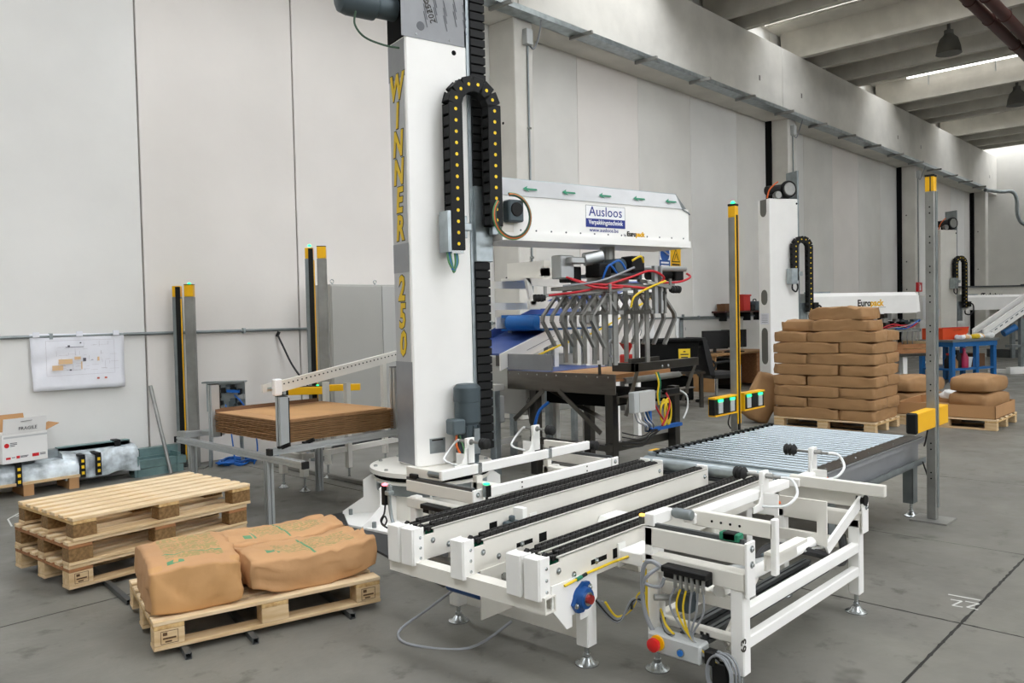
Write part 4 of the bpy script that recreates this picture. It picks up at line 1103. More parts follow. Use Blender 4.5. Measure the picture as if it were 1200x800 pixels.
# terminal block and its wiring on the near portal
tb = MB().box(-0.06, 0.0, 0.14, 0.36, 0.485, 0.512, 0.004).box(-0.04, 0.0, 0.14, 0.36, 0.455, 0.49, 0.004).build('valve_block', 'black_plastic', rs)
for k in range(6):
    y = 0.16 + k * 0.027
    MB().cyl((-0.045, y, 0.49), (-0.045, y, 0.425), 0.008, 8).build('plug', 'steel_raw', tb, True)
    pts = [(-0.045, y, 0.43), (-0.05, y + 0.005 * k, 0.34), (-0.05, 0.21 + 0.006 * k, 0.24), (-0.06, 0.17 - 0.01 * k, 0.18), (-0.05, 0.08, 0.15)]
    MB().tube(pts, 0.0045).build('signal_cable', 'yellow_cable' if k in (3, 4) else 'grey_cable', tb, True)
MB().tube([(-0.05, 0.36, 0.5), (-0.06, 0.40, 0.52), (-0.06, 0.44, 0.50), (-0.06, 0.455, 0.42), (-0.055, 0.45, 0.3), (-0.05, 0.40, 0.2), (-0.05, 0.3, 0.15)], 0.010).tube([(-0.05, 0.37, 0.5), (-0.09, 0.4, 0.47), (-0.09, 0.42, 0.43), (-0.07, 0.36, 0.42), (-0.06, 0.34, 0.46)], 0.008).build('main_cable', 'grey_cable', tb, True)
MB().tube([(-0.02, 0.47, 0.5), (-0.02, 0.46, 0.4), (-0.02, 0.46, 0.3), (-0.02, 0.45, 0.22)], 0.006).build('yellow_cable', 'yellow_cable', tb, True)
b = MB()
for k in range(7):
    a0 = k * 0.7
    b.tube([(-0.05 + 0.02 * math.cos(k), 0.10 + 0.055 * math.cos(a0 + j * 0.7) - 0.006 * k, 0.11 + 0.085 * math.sin(a0 + j * 0.7)) for j in range(10)], 0.005)
b.build('cable_loop', 'grey_cable', tb, True)
MB().box(-0.06, -0.03, 0.05, 0.12, 0.06, 0.16, 0.006).box(-0.07, -0.02, 0.1, 0.15, 0.14, 0.2, 0.006).build('relay', 'black_plastic', tb)
es = MB().box(-0.08, -0.0, 0.16, 0.42, 0.13, 0.215, 0.008).build('button_box', 'plastic_grey', rs)
MB().lathe([(0.034, -0.088), (0.034, -0.08)], (0, 0.365, 0.178), 18, 'x').build('button_collar', 'yellow', es, True)
MB().lathe([(0.022, -0.126), (0.030, -0.122), (0.030, -0.108), (0.016, -0.1), (0.016, -0.086)], (0, 0.365, 0.178), 18, 'x').build('emergency_stop', 'red_btn', es, True)
MB().lathe([(0.018, -0.088), (0.018, -0.08)], (0, 0.25, 0.165), 16, 'x').build('button_ring', 'zinc', es, True)
MB().lathe([(0.013, -0.093), (0.014, -0.086)], (0, 0.25, 0.165), 16, 'x').build('push_button', 'blue_btn', es, True)
text('number_mark', '63', 'letter_dark', rs, (0.02, 0.004, 0.205), (0, 0, 1), (-1, 0, 0), 0.06, bold=0.001)
MB().box(0.005, 0.028, 0.49, 0.515, 0.655, 0.69, 0.003).build('sensor', 'alu_dark', rs)
MB().box(0.007, 0.026, 0.492, 0.513, 0.69, 0.70, 0.003).build('sensor_lamp', 'orange_lamp', rs)

t = thing('cable_run', 'yellow and grey cables hanging between the conveyor leg and the pusher frame', 'cable', (2.9, 2.2, 0))
for k in range(5):
    MB().tube([(-0.0, 0.02 * k, 0.30), (0.06, -0.02, 0.22 - 0.006 * k), (0.12, -0.06, 0.25 + 0.01 * k), (0.14, -0.10, 0.33 - 0.012 * k), (0.13, -0.2, 0.29 - 0.012 * k), (0.06, -0.28, 0.25 - 0.012 * k), (0.03, -0.34, 0.23)], 0.0055).build('cable', ('yellow_cable', 'grey_cable', 'grey_cable', 'black_cable', 'grey_cable')[k], t, True)
b = MB()
for p in ((0.1, -0.07, 0.27), (0.135, -0.16, 0.29), (0.09, -0.25, 0.25)): b.cyl(p, (p[0] + 0.004, p[1] - 0.008, p[2]), 0.016, 8)
b.build('cable_tie', 'black_cable', t)

ls = thing('pusher_frame', 'white tubular frame with suction pushers on the far side of the conveyor', 'machine frame', (3.17, 3.34, 0))
for x, y in ((0.035, 0.06), (0.035, 0.545), (1.36, 0.06), (1.36, 0.545)):
    lg = MB().box(x - 0.03, x + 0.03, y - 0.03, y + 0.03, 0.1, 0.5, 0.005).build('leg', 'white_paint', ls)
    obj('levelling_foot', FOOT, lg, (x, y, 0))
for x0 in (0.0, 1.33):
    MB().box(x0, x0 + 0.06, 0.0, 0.6, 0.43, 0.49, 0.004).build('lower_beam', 'white_paint2', ls)
    MB().box(x0, x0 + 0.03, 0.0, 0.6, 0.53, 0.60, 0.004).build('upper_beam', 'white_paint2', ls)
    MB().box(x0 - 0.004, x0 + 0.07, -0.012, 0.0, 0.47, 0.61, 0.003).build('end_plate', 'white_paint', ls)
    for z in (0.5, 0.58): obj('bolt', bolt, ls, (x0 + 0.03, -0.012, z), (0, 0, math.pi))
    MB().box(x0 + 0.005, x0 + 0.03, 0.01, 0.6, 0.60, 0.618).build('linear_rail', 'alu_dark', ls)
    MB().box(x0 + 0.0, x0 + 0.045, 0.5, 0.57, 0.61, 0.64, 0.004).build('carriage_cover', 'black_plastic', ls)
for z0, z1 in ((0.2, 0.25),): MB().box(0.03, 1.36, 0.53, 0.57, z0, z1, 0.004).build('side_rail', 'white_paint2', ls)
MB().box(0.13, 1.36, 0.0, 0.03, 0.545, 0.605, 0.004).build('front_bar', 'white_paint', ls)
b = MB()
for x in (0.42, 1.06):
    for z in (0.56, 0.59): b.cyl((x, -0.001, z), (x, 0.002, z), 0.006, 8)
b.build('fixing_hole', 'black_matte', ls)
MB().box(0.28, 0.34, 0.03, 0.3, 0.53, 0.58, 0.004).box(0.28, 0.33, 0.25, 0.29, 0.3, 0.62, 0.003).box(0.95, 1.0, 0.03, 0.3, 0.53, 0.58, 0.004).box(0.95, 0.99, 0.25, 0.29, 0.3, 0.62, 0.003).build('inner_frame', 'white_paint2', ls)
MB().bar((1.1, 0.2, 0.52), (1.2, 0.2, 0.2), 0.03, 0.012, (0, 1, 0)).build('lever', 'white_paint', ls)
MB().box(0.0, 1.43, 0.26, 0.29, 0.63, 0.69, 0.005).build('carriage_bar', 'white_paint', ls)
MB().box(0.02, 0.05, 0.29, 0.62, 0.62, 0.68, 0.004).box(1.33, 1.36, 0.29, 0.62, 0.62, 0.68, 0.004).build('carriage_arm', 'white_paint2', ls)
for x in (0.3, 0.97): box('clamp_band', 'zinc', ls, x, x + 0.03, 0.255, 0.295, 0.628, 0.693)
MB().lathe([(0.02, 0.30), (0.022, 0.31), (0.022, 0.40), (0.017, 0.41)], (0.03, 0, 0.655), 14, 'y').build('shock_absorber', 'galv_dull', ls, True)
cup(ls, (1.46, 0.28, 0.655), -1)
for x, z1 in ((0.26, 0.85), (0.88, 0.86)): pusher_head(ls, x, 0.32, -1, 0.64, z1)
lt = MB().box(-0.06, 0.0, 0.18, 0.4, 0.46, 0.487, 0.004).box(-0.04, 0.0, 0.18, 0.4, 0.43, 0.462, 0.004).build('valve_block', 'black_plastic', ls)
for k in range(5):
    MB().cyl((-0.045, 0.2 + 0.03 * k, 0.46), (-0.045, 0.2 + 0.03 * k, 0.37), 0.009, 8).build('plug', 'steel_raw', lt, True)
se = MB().box(0.06, 0.10, -0.05, -0.02, 0.565, 0.635, 0.003).build('sensor', 'galv_dull', ls)
MB().box(0.06, 0.10, -0.052, -0.05, 0.565, 0.63).build('sensor_face', 'black_plastic', se)
MB().box(0.065, 0.095, -0.05, -0.02, 0.635, 0.645, 0.003).build('sensor_lamp', 'green_dot', se)
MB().cyl((0.08, -0.035, 0.565), (0.08, -0.035, 0.5), 0.008, 8).box(0.07, 0.09, -0.045, 0.02, 0.5, 0.52).build('sensor_stem', 'black_plastic', se)
# second photo sensor by the conveyor head, on a galvanised stem
t = thing('photo_sensor', 'black photo sensor with red lamp on a bent steel stem by the conveyor head', 'sensor', (2.78, 3.55, 0))
MB().tube([(0.0, -0.05, 0.40), (0.0, 0.0, 0.44), (0.02, 0.06, 0.47), (0.02, 0.08, 0.56), (0.02, 0.08, 0.67)], 0.010, 8).build('stem', 'galv', t, True)
MB().box(0.0, 0.03, 0.1, 0.13, 0.55, 0.66, 0.003).build('sensor_body', 'black_plastic', t)
MB().box(0.002, 0.028, 0.102, 0.128, 0.66, 0.672, 0.003).build('sensor_lamp', 'red_lamp', t)
MB().box(0.0, 0.04, 0.06, 0.1, 0.61, 0.635, 0.004).cyl((0.02, 0.08, 0.63), (0.02, 0.08, 0.66), 0.016, 8).build('clamp', 'galv', t)
MB().tube([(0.015, 0.115, 0.55), (0.01, 0.12, 0.5), (0.0, 0.14, 0.46), (-0.005, 0.1, 0.44), (0.0, 0.085, 0.47), (0.01, 0.12, 0.485), (0.0, 0.13, 0.44), (0.02, 0.04, 0.41)], 0.005).build('cable', 'black_cable', t, True)
MB().box(-0.02, 0.03, -0.1, 0.0, 0.37, 0.40).box(-0.01, 0.02, -0.34, -0.1, 0.38, 0.40).build('stem_bracket', 'white_paint2', t)

# ================================================================== ROLLER CONVEYOR
rc = thing('roller_conveyor', 'low conveyor of steel rollers leading away from the chain conveyor', 'conveyor', (4.83, 2.0, 0), R(-0.5))
RL, RW = 1.86, 1.27
MB().box(0.05, RL, 0.0, 0.12, 0.585, 0.605).build('top_cover', 'stainless_dk', rc)
MB().box(0.05, RL, 0.03, 0.045, 0.42, 0.59).box(0.05, RL + 0.02, -0.02, 0.03, 0.585, 0.60, 0.004).box(0.05, RL + 0.02, -0.02, -0.01, 0.565, 0.60).build('side_frame', 'film_grey', rc)
MB().box(0.05, RL + 0.02, -0.02, 0.12, 0.40, 0.412).box(0.05, RL + 0.02, -0.02, -0.008, 0.40, 0.445).build('cable_duct', 'galv_dull', rc)
MB().box(0.0, RL, RW - 0.04, RW, 0.45, 0.612, 0.004).build('side_frame', 'galv_dull', rc)
for k in range(24): obj('bolt', sbolt, rc, (0.15 + k * 0.08, 0.04, 0.606), (R(90), 0, 0)) if k % 3 == 0 else None
rl = MB().lathe([(0.01, 0.1), (0.025, 0.104), (0.025, RW - 0.045), (0.01, RW - 0.04)], n=20, axis='y').mesh('roller', 'roller_steel', True)
for k in range(22):
    obj('roller', rl, rc, (0.06 + k * 0.0845, 0.0, 0.582))
    MB().box(0.035 + k * 0.0845, 0.085 + k * 0.0845, RW - 0.06, RW - 0.02, 0.608, 0.618, 0.003).build('roller_clip', 'black_plastic', rc)
for x in (0.15, RL - 0.14):
    for y in (0.06, RW - 0.1):
        lg = MB().box(x, x + 0.1, y - 0.035, y - 0.028, 0.1, 0.42).box(x, x + 0.008, y - 0.035, y + 0.04, 0.1, 0.42).build('leg', 'galv_dull', rc)
        obj('levelling_foot', FOOT, lg, (x + 0.03, y - 0.01, 0))
MB().box(0.02, RL - 0.02, 0.13, RW - 0.06, 0.46, 0.475).build('under_tray', 'alu_dark', rc)
MB().cyl((-0.02, 0.1, 0.545), (-0.02, RW, 0.545), 0.045, 16).build('drum', 'galv', rc, True)
box('marker_plate', 'yellow', rc, 0.1, 0.2, RW + 0.0, RW + 0.06, 0.60, 0.604)
MB().tube([(RL - 0.06, -0.02, 0.42), (RL - 0.02, -0.06, 0.25), (RL - 0.08, -0.1, 0.17), (RL - 0.1, -0.14, 0.22)], 0.006).build('cable', 'black_cable', rc, True)

# ================================================================== COLUMN PALLETISERS
def link_mesh(ph, w, h, m2='yellow_dot'):
    b = MB()
    b.box(-w / 2, w / 2, -0.055, -0.045, -ph * 0.56, ph * 0.56, 0.006).box(-w / 2, w / 2, 0.045, 0.055, -ph * 0.56, ph * 0.56, 0.006)
    b.box(-w * 0.46, w * 0.46, -0.045, 0.045, -ph * 0.40, ph * 0.40, 0.004)
    b.use(1).lathe([(0.0125, -0.0572), (0.014, -0.056)], (0, 0, 0), 12, 'y').use(0)
    return b.mesh('chain_link', ['bellows_black', m2])
def cable_chain(t, x0, x1, y, z0a, z0b, ztop, w=0.12, ph=0.085, name='cable_chain'):
    """inverted-U energy chain: up at x0 from z0a, over the top, down at x1 to z0b"""
    root = obj(name, MB().box(x0 - w * 0.45, x0 + w * 0.45, y - 0.04, y + 0.04, z0a - 0.03, z0a + 0.02).mesh('chain_end', 'zinc'), t)
    me = link_mesh(ph, w, 0.11)
    r = (x1 - x0) / 2; zc = ztop - r - w / 2
    path = []
    La = zc - z0a; Lb = zc - z0b; Lc = math.pi * r
    n = int((La + Lb + Lc) / ph)
    for k in range(n):
        s = (k + 0.5) * ph
        if s < La: path.append((x0, z0a + s, 0))
        elif s < La + Lc:
            a = (s - La) / r
            path.append((x0 + r - r * math.cos(a), zc + r * math.sin(a), a))
        else: path.append((x1, zc - (s - La - Lc), math.pi))
    for (px, pz, a) in path: obj('chain_link', me, root, (px, y, pz), (0, a, 0))
    return root
def bellows(t, x0, x1, y0, y1, z0, z1, pitch=0.07, name='bellows'):
    n = max(2, int((z1 - z0) / pitch)); b = MB()
    p = (z1 - z0) / n; L = []
    for k in range(n):
        z = z0 + k * p
        L += [(0.0, z), (1.0, z + p * 0.12), (1.0, z + p * 0.88)]
    L.append((0.0, z1))
    vs_ = []
    for e, z in L:
        q = 0.014 * (e - 1)
        vs_ += [(x0, y0 - q, z), (x1 + q, y0 - q, z), (x1 + q, y1 + q, z), (x0, y1 + q, z)]
    m = len(L)
    fs_ = [(i * 4 + k, i * 4 + (k + 1) % 4, (i + 1) * 4 + (k + 1) % 4, (i + 1) * 4 + k) for i in range(m - 1) for k in range(4)]
    fs_ += [(3, 2, 1, 0), tuple((m - 1) * 4 + k for k in range(4))]
    return b.add(vs_, fs_).build(name, 'bellows_black', t)
def motor(b, x, y, z0, z1, r):
    b.lathe([(r * 0.86, z0), (r, z0 + 0.02), (r, z0 + (z1 - z0) * 0.55), (r * 1.04, z0 + (z1 - z0) * 0.56), (r * 1.04, z1 - 0.03), (r * 0.8, z1), (r * 0.3, z1 + 0.005)], (x, y, 0), 12)

pz = thing('palletizing_robot', 'big white column palletiser with yellow-dotted cable chain and long arm', 'palletiser', (4.07, 4.93, 0), R(-12))
CW, CD = 0.56, 0.3
# base and slewing ring
cx, cy = 0.22, 0.14
MB().lathe([(0.47, 0.32), (0.47, 0.345), (0.44, 0.35)], (cx, cy, 0), 40).build('ring_flange', 'white_paint2', pz, True)
MB().lathe([(0.45, 0.235), (0.45, 0.32)], (cx, cy, 0), 40).build('slew_bearing', 'galv_dull', pz, True)
tp = MB().lathe([(0.5, 0.385), (0.5, 0.42), (0.1, 0.421)], (cx, cy, 0), 40).build('turntable', 'white_paint2', pz, True)
MB().lathe([(0.47, 0.35), (0.47, 0.385)], (cx, cy, 0), 40).build('slew_ring_gap', 'black_matte', pz, True)
for k in range(12):
    a = R(30 * k + 10)
    MB().cyl((cx + 0.455 * math.cos(a), cy + 0.455 * math.sin(a), 0.42), (cx + 0.455 * math.cos(a), cy + 0.455 * math.sin(a), 0.432), 0.016, 6).build('bolt', 'zinc', tp)
MB().lathe([(0.4, 0.02), (0.4, 0.24), (0.44, 0.245)], (cx, cy, 0), 40).build('drum', 'white_paint2', pz, True)
MB().lathe([(0.74, 0.012), (0.74, 0.032)], (cx, cy, 0), 10).build('base_plate', 'white_paint', pz)
for k in range(8):
    a = 45 * k + 12 + 3
    g = MB().prism([(0.39, 0.03), (0.73, 0.03), (0.73, 0.05), (0.56, 0.16), (0.56, 0.30), (0.5, 0.34), (0.39, 0.34)], 'y', -0.007, 0.007).build('gusset', 'white_paint', pz, loc=(cx, cy, 0), rot=(0, 0, R(a)))
    MB().cyl((0.66, 0.05, 0.03), (0.66, 0.05, 0.075), 0.017, 6).build('anchor_bolt', 'galv_dull', g)
MB().box(-0.62, 1.1, -1.5, 0.6, 0.0, 0.016).build('floor_plate', 'plate_steel', pz)
# column
col = MB().box(0, CW, 0, CD, 0.42, 3.81, 0.012).build('column', 'white_paint', pz)
MB().box(-0.004, -0.001, 0.03, CD - 0.02, 1.26, 3.5).build('film_strip', 'film_grey2', col)
MB().box(-0.0035, -0.0005, 0.01, CD - 0.01, 0.44, 1.26).build('film_panel', 'film_grey', col)
MB().box(-0.0035, -0.0005, 0.01, CD - 0.01, 3.5, 3.79).build('film_panel', 'film_grey', col)
MB().box(-0.0065, -0.004, 0.02, CD - 0.02, 1.97, 2.2).build('film_patch', 'film_grey', col)
word = 'WINNER'
for k, chx in enumerate(word + '250'):
    z = (3.345 - k * 0.222) if k < 6 else (1.755 - (k - 6) * 0.22)
    for (m_, bo, dx) in (('letter_dark', 0.016, -0.0055), ('letter_yellow', 0.009, -0.008)):
        text('letter', chx, m_, col, (dx, 0.155, z), (0, -1, 0), (0, 0, 1), 0.27, 'CENTER', bo, 0.001, 0.15, 0.8)
MB().box(-0.03, CW - 0.02, -0.004, 0.0, 3.80, 4.6).build('top_plate', 'film_grey', col)
MB().box(0.0, CW - 0.02, 0.0, CD, 3.81, 4.6).build('head_box', 'black_matte', col)
MB().cyl((0.44, -0.003, 3.74), (0.44, 0.004, 3.74), 0.02, 14).build('fixing_hole', 'black_matte', col)
for x in (0.1, 0.4): MB().cyl((x, -0.008, 3.83), (x, -0.004, 3.83), 0.008, 8).build('rivet', 'zinc', col)
text('film_print', '2025OOOE', 'letter_dark', col, (0.28, -0.006, 3.95), (-0.35, 0, 0.94), (-0.94, 0, -0.35), 0.075)
text('film_print', 'AVTSMMS', 'letter_dark', col, (0.24, -0.006, 4.02), (-0.35, 0, 0.94), (-0.94, 0, -0.35), 0.045)
b = MB()
for k in range(5):
    for j in range(3): b.bar((0.2 + 0.09 * k, -0.0062, 3.9 + 0.06 * j + 0.05 * (k % 2)), (0.17 + 0.09 * k, -0.0062, 4.02 + 0.06 * j + 0.05 * (k % 2)), 0.001, 0.008)
stuff(b.build('small_print', 'grey_print', col, split=False))
MB().lathe([(0.035, -0.0065), (0.035, -0.0045)], (0.14, 0, 3.9), 14, 'y').build('film_mark', 'grey_print', col)
hm = MB(); hm.lathe([(0.07, -0.48), (0.1, -0.46), (0.115, -0.4), (0.115, -0.18), (0.09, -0.16), (0.09, 0.0)], (0, 0.16, 4.05), 16, 'x')
hm = hm.build('head_motor', 'motor_grey', pz, True)
MB().box(-0.36, -0.2, 0.05, 0.14, 4.06, 4.18, 0.01).build('terminal_box', 'motor_grey2', hm)
MB().tube([(-0.36, 0.1, 3.95), (-0.37, 0.1, 3.85), (-0.3, 0.08, 3.76), (-0.15, 0.06, 3.72), (-0.02, 0.06, 3.72)], 0.008).build('motor_cable', 'green_dark', hm, True)
# nameplate, stacked gear motor
MB().box(0.13, 0.27, -0.003, 0.0, 0.52, 0.64).build('nameplate', 'galv', col)
MB().box(0.15, 0.25, -0.004, -0.0025, 0.62, 0.632).build('nameplate_print', 'letter_dark', col)
gm = MB(); motor(gm, 0.41, -0.13, 0.75, 1.07, 0.105); gm.cyl((0.41, -0.13, 0.44), (0.41, -0.13, 0.76), 0.085, 14)
gm = gm.build('gear_motor', 'motor_grey', pz, True)
for k in range(10):
    a = R(36 * k); MB().box(-0.004, 0.004, 0.08, 0.1, 0.5, 0.74).build('cooling_fin', 'motor_grey', gm, loc=(0.41, -0.13, 0), rot=(0, 0, a))
MB().box(0.22, 0.34, -0.22, -0.1, 0.68, 0.80, 0.012).build('terminal_box', 'motor_grey2', gm)
MB().box(0.40, 0.45, -0.245, -0.225, 0.52, 0.72).build('bracket', 'galv', gm)
MB().tube([(0.28, -0.17, 0.68), (0.27, -0.18, 0.6), (0.3, -0.19, 0.52), (0.33, -0.19, 0.44)], 0.009).build('orange_cable', 'orange_wire', gm, True)
MB().tube([(0.3, -0.17, 0.68), (0.32, -0.19, 0.6), (0.33, -0.2, 0.52), (0.3, -0.2, 0.44)], 0.007).build('green_cable', 'green_wire', gm, True)
# rail, bellows, carriage
MB().box(CW, CW + 0.03, 0.0, CD, 0.42, 4.6).build('guide_rail', 'galv', pz)
bellows(pz, CW + 0.03, CW + 0.17, -0.02, 0.28, 0.5, 2.06)
bellows(pz, CW + 0.03, CW + 0.17, -0.02, 0.28, 2.68, 4.6)
MB().box(CW + 0.03, CW + 0.2, -0.03, 0.3, 2.06, 2.68, 0.005).build('carriage', 'galv', pz)
# galvanised chain trough and bracket
cc = cable_chain(pz, 0.335, 0.70, -0.13, 2.14, 2.32, 3.52, 0.125, 0.088)
MB().prism([(-0.19, 2.12), (-0.06, 2.12), (-0.06, 2.44), (-0.19, 2.44)], 'x', 0.235, 0.265).box(0.235, 0.33, -0.06, -0.05, 2.12, 2.42).build('chain_trough', 'galv', pz)
MB().box(0.42, 0.5, -0.12, -0.0, 2.30, 2.36, 0.004).box(0.42, 0.47, -0.1, 0.0, 2.24, 2.42, 0.004).build('chain_bracket', 'galv', pz)
for k, m_ in enumerate(('green_wire', 'blue_hose', 'green_wire')):
    MB().tube([(0.26 + 0.01 * k, -0.13, 2.12), (0.27 + 0.01 * k, -0.14, 2.04), (0.31, -0.14, 1.985 - 0.01 * k), (0.345 - 0.008 * k, -0.14, 2.04), (0.345 - 0.008 * k, -0.13, 2.12)], 0.011).build('hose', m_, pz, True)
MB().box(0.71, 0.77, -0.1, -0.05, 2.28, 2.45, 0.003).build('chain_bracket', 'galv', pz)
# arm
arm = MB().prism([(-0.12, 2.30), (0.36, 2.30), (0.36, 2.61), (-0.12, 2.61)], 'x', 0.78, 3.0).prism([(-0.14, 2.235), (0.38, 2.235), (0.38, 2.30), (-0.14, 2.30)], 'x', 0.78, 3.005).build('arm', 'white_paint', pz)
MB().prism([(-0.13, 2.61), (0.37, 2.61), (0.29, 2.76), (-0.05, 2.76)], 'x', 0.78, 2.9).build('arm_cover', 'film_grey2', arm)
MB().prism([(-0.05, 2.759), (0.29, 2.759), (0.29, 2.766), (-0.05, 2.766)], 'x', 0.78, 2.9).build('cover_top', 'galv', arm)
v = [(2.9, -0.131, 2.61), (2.9, 0.371, 2.61), (2.9, 0.29, 2.765), (2.9, -0.05, 2.765), (3.02, -0.132, 2.56), (3.02, 0.372, 2.56), (2.99, 0.33, 2.63), (2.99, -0.09, 2.63)]
MB().add(v, [(0, 1, 2, 3), (4, 5, 6, 7), (0, 4, 7, 3), (1, 2, 6, 5), (3, 7, 6, 2), (0, 1, 5, 4)]).build('cover_end', 'galv_dull', arm)
for k in range(5):
    x = 1.02 + k * 0.42; q = Vector((0, 0.07, 0.13)).normalized(); y0, z0 = -0.105, 2.675
    s_ = min(1.0, (2.93 - x) / 0.15)
    b = MB()
    n_ = Vector((0, -q.z, q.y)) * 0.003
    def ap(a, c): return (x + a, y0 + q.y * c + n_.y, z0 + q.z * c + n_.z)
    b.add([ap(0, 0), ap(0.06, 0.034), ap(0.045, 0.009), ap(0.15 * s_, 0.009), ap(0.15 * s_, -0.009), ap(0.045, -0.009), ap(0.06, -0.034)], [(0, 1, 2, 3, 4, 5, 6)])
    b.build('arrow_mark', 'green_mark', arm)
b = MB()
for k in range(13): arm and MB().cyl((0.98 + k * 0.162, -0.123, 2.325), (0.98 + k * 0.162, -0.119, 2.325), 0.008, 8).build('rivet', 'grey_print', arm)
MB().box(1.69, 2.16, -0.1225, -0.12, 2.39, 2.58).build('sign_field', 'white_print', arm)
MB().box(1.69, 2.16, -0.1235, -0.1223, 2.385, 2.462).build('sign_band', 'blue_print', arm)
b = MB().box(1.69, 2.16, -0.1232, -0.1222, 2.577, 2.58).box(1.69, 1.693, -0.1232, -0.1222, 2.46, 2.58).box(2.157, 2.16, -0.1232, -0.1222, 2.46, 2.58)
b.build('sign_border', 'grey_print', arm)
text('sign_lettering', 'Ausloos', 'blue_print', arm, (1.925, -0.124, 2.485), (1, 0, 0), (0, 0, 1), 0.125, 'CENTER', sx=0.98)
text('sign_lettering', 'Verpakkingstechniek', 'white_print', arm, (1.925, -0.1245, 2.412), (1, 0, 0), (0, 0, 1), 0.058, 'CENTER', bold=0.0008, sx=0.84)
text('sign_lettering', 'www.ausloos.be', 'blue_print', arm, (1.73, -0.123, 2.345), (1, 0, 0), (0, 0, 1), 0.05, sx=1.05)
text('sign_lettering', 'by', 'ink', arm, (2.14, -0.123, 2.318), (1, 0, 0), (0, 0, 1), 0.035)
text('sign_lettering', 'Euro', 'letter_dark', arm, (2.18, -0.123, 2.322), (1, 0, 0), (0, 0, 1), 0.06, bold=0.003)
text('sign_lettering', 'pack', 'sign_yellow', arm, (2.29, -0.123, 2.322), (1, 0, 0), (0, 0, 1), 0.06, bold=0.003)
am = MB().box(0.80, 0.95, -0.22, -0.12, 2.38, 2.56, 0.012).build('arm_motor', 'motor_grey', pz)
MB().lathe([(0.055, -0.232), (0.06, -0.22)], (0.875, 0, 2.48), 16, 'y').build('fan_grille', 'black_plastic', am, True)
for k, m_ in enumerate(('green_dark', 'orange_wire', 'green_wire')):
    rr = 0.17 + 0.008 * k
    MB().tube([(0.82 + rr * math.cos(a), -0.24 + 0.004 * k, 2.42 + rr * math.sin(a)) for a in [R(100 - 20 * j) for j in range(17)]], 0.009, 7, 2).build('hose_loop', m_, pz, True)
MB().box(0.78, 0.9, -0.135, -0.12, 2.27, 2.38).build('arm_bracket', 'white_paint2', pz)
# gripper hanging from the arm
GX, GY = 2.15, 0.12
gr = MB().box(GX - 0.05, GX + 0.05, GY - 0.05, GY + 0.05, 2.02, 2.24, 0.006).cyl((GX, GY, 2.1), (GX, GY, 2.24), 0.07, 14).build('gripper', 'steel_raw', pz)
MB().lathe([(0.3, 1.955), (0.3, 1.975), (0.22, 1.98), (0.2, 2.02)], (GX, GY, 0), 24).build('rotary_plate', 'alu_dark', gr, True)
MB().lathe([(0.2, 1.90), (0.2, 1.955)], (GX, GY, 0), 20).build('bearing_ring', 'steel_raw', gr, True)
MB().box(GX - 0.42, GX + 0.42, GY - 0.34, GY - 0.28, 1.835, 1.87).box(GX - 0.42, GX + 0.42, GY + 0.28, GY + 0.34, 1.835, 1.87).box(GX - 0.42, GX - 0.36, GY - 0.34, GY + 0.34, 1.835, 1.87).box(GX + 0.36, GX + 0.42, GY - 0.34, GY + 0.34, 1.835, 1.87).box(GX - 0.42, GX + 0.42, GY - 0.04, GY + 0.04, 1.86, 1.90).build('gripper_frame', 'steel_raw', gr)
fm = {}
for s in (-1, 1):
    for k in range(6):
        y = GY - 0.36 + k * 0.144
        xa = GX + s * 0.34
        pts = [(xa, 1.79), (xa + s * 0.165, 1.60), (xa + s * 0.175, 1.55), (xa + s * 0.03, 1.31)]
        b = MB()
        for p, q in zip(pts, pts[1:]): b.bar((p[0], y, p[1]), (q[0], y, q[1]), 0.02, 0.042, (0, 1, 0))
        b.bar((xa, y, 1.79), (xa - s * 0.12, y, 1.62), 0.016, 0.03, (0, 1, 0))
        b.build('gripper_finger', 'steel_raw', gr)
        MB().box(GX + s * 0.2 - 0.022, GX + s * 0.2 + 0.022, y + 0.04, y + 0.06, 1.14, 1.85).build('hold_down_bar', 'steel_raw', gr)
    MB().cyl((GX + s * 0.34, GY - 0.42, 1.79), (GX + s * 0.34, GY + 0.42, 1.79), 0.016, 10).build('finger_shaft', 'zinc', gr, True)
    MB().box(GX + s * 0.2 - 0.03, GX + s * 0.2 + 0.03, GY - 0.4, GY + 0.36, 1.60, 1.635).build('cross_bar', 'steel_raw', gr)
    MB().box(GX + s * 0.34 - 0.012, GX + s * 0.34 + 0.012, GY - 0.42, GY - 0.40, 1.6, 1.87).build('side_plate', 'steel_raw', gr)
MB().cyl((GX - 0.1, GY - 0.05, 2.04), (GX - 0.1, GY - 0.3, 2.04), 0.07, 14).cyl((GX + 0.25, GY - 0.1, 1.93), (GX + 0.25, GY - 0.1, 2.1), 0.07, 14).build('drive_motor', 'motor_grey', gr, True)
MB().box(GX - 0.02, GX + 0.14, GY - 0.36, GY - 0.2, 1.99, 2.13, 0.01).box(GX - 0.36, GX - 0.22, GY - 0.3, GY - 0.1, 1.94, 2.06, 0.008).box(GX - 0.55, GX - 0.4, GY - 0.1, GY + 0.05, 1.9, 2.04, 0.008).build('valve_unit', 'black_plastic', gr)
MB().box(GX - 0.66, GX - 0.5, GY - 0.12, GY + 0.02, 1.93, 2.14, 0.01).box(GX - 0.6, GX - 0.42, GY - 0.2, GY - 0.1, 2.06, 2.12, 0.01).build('side_drive', 'alu', gr)
MB().cyl((GX - 0.42, GY - 0.16, 2.1), (GX - 0.26, GY - 0.22, 2.13), 0.06, 14).build('side_motor', 'alu', gr, True)
MB().cyl((GX + 0.12, GY - 0.32, 2.02), (GX + 0.78, GY - 0.25, 2.03), 0.025, 12).build('cylinder', 'alu', gr, True)
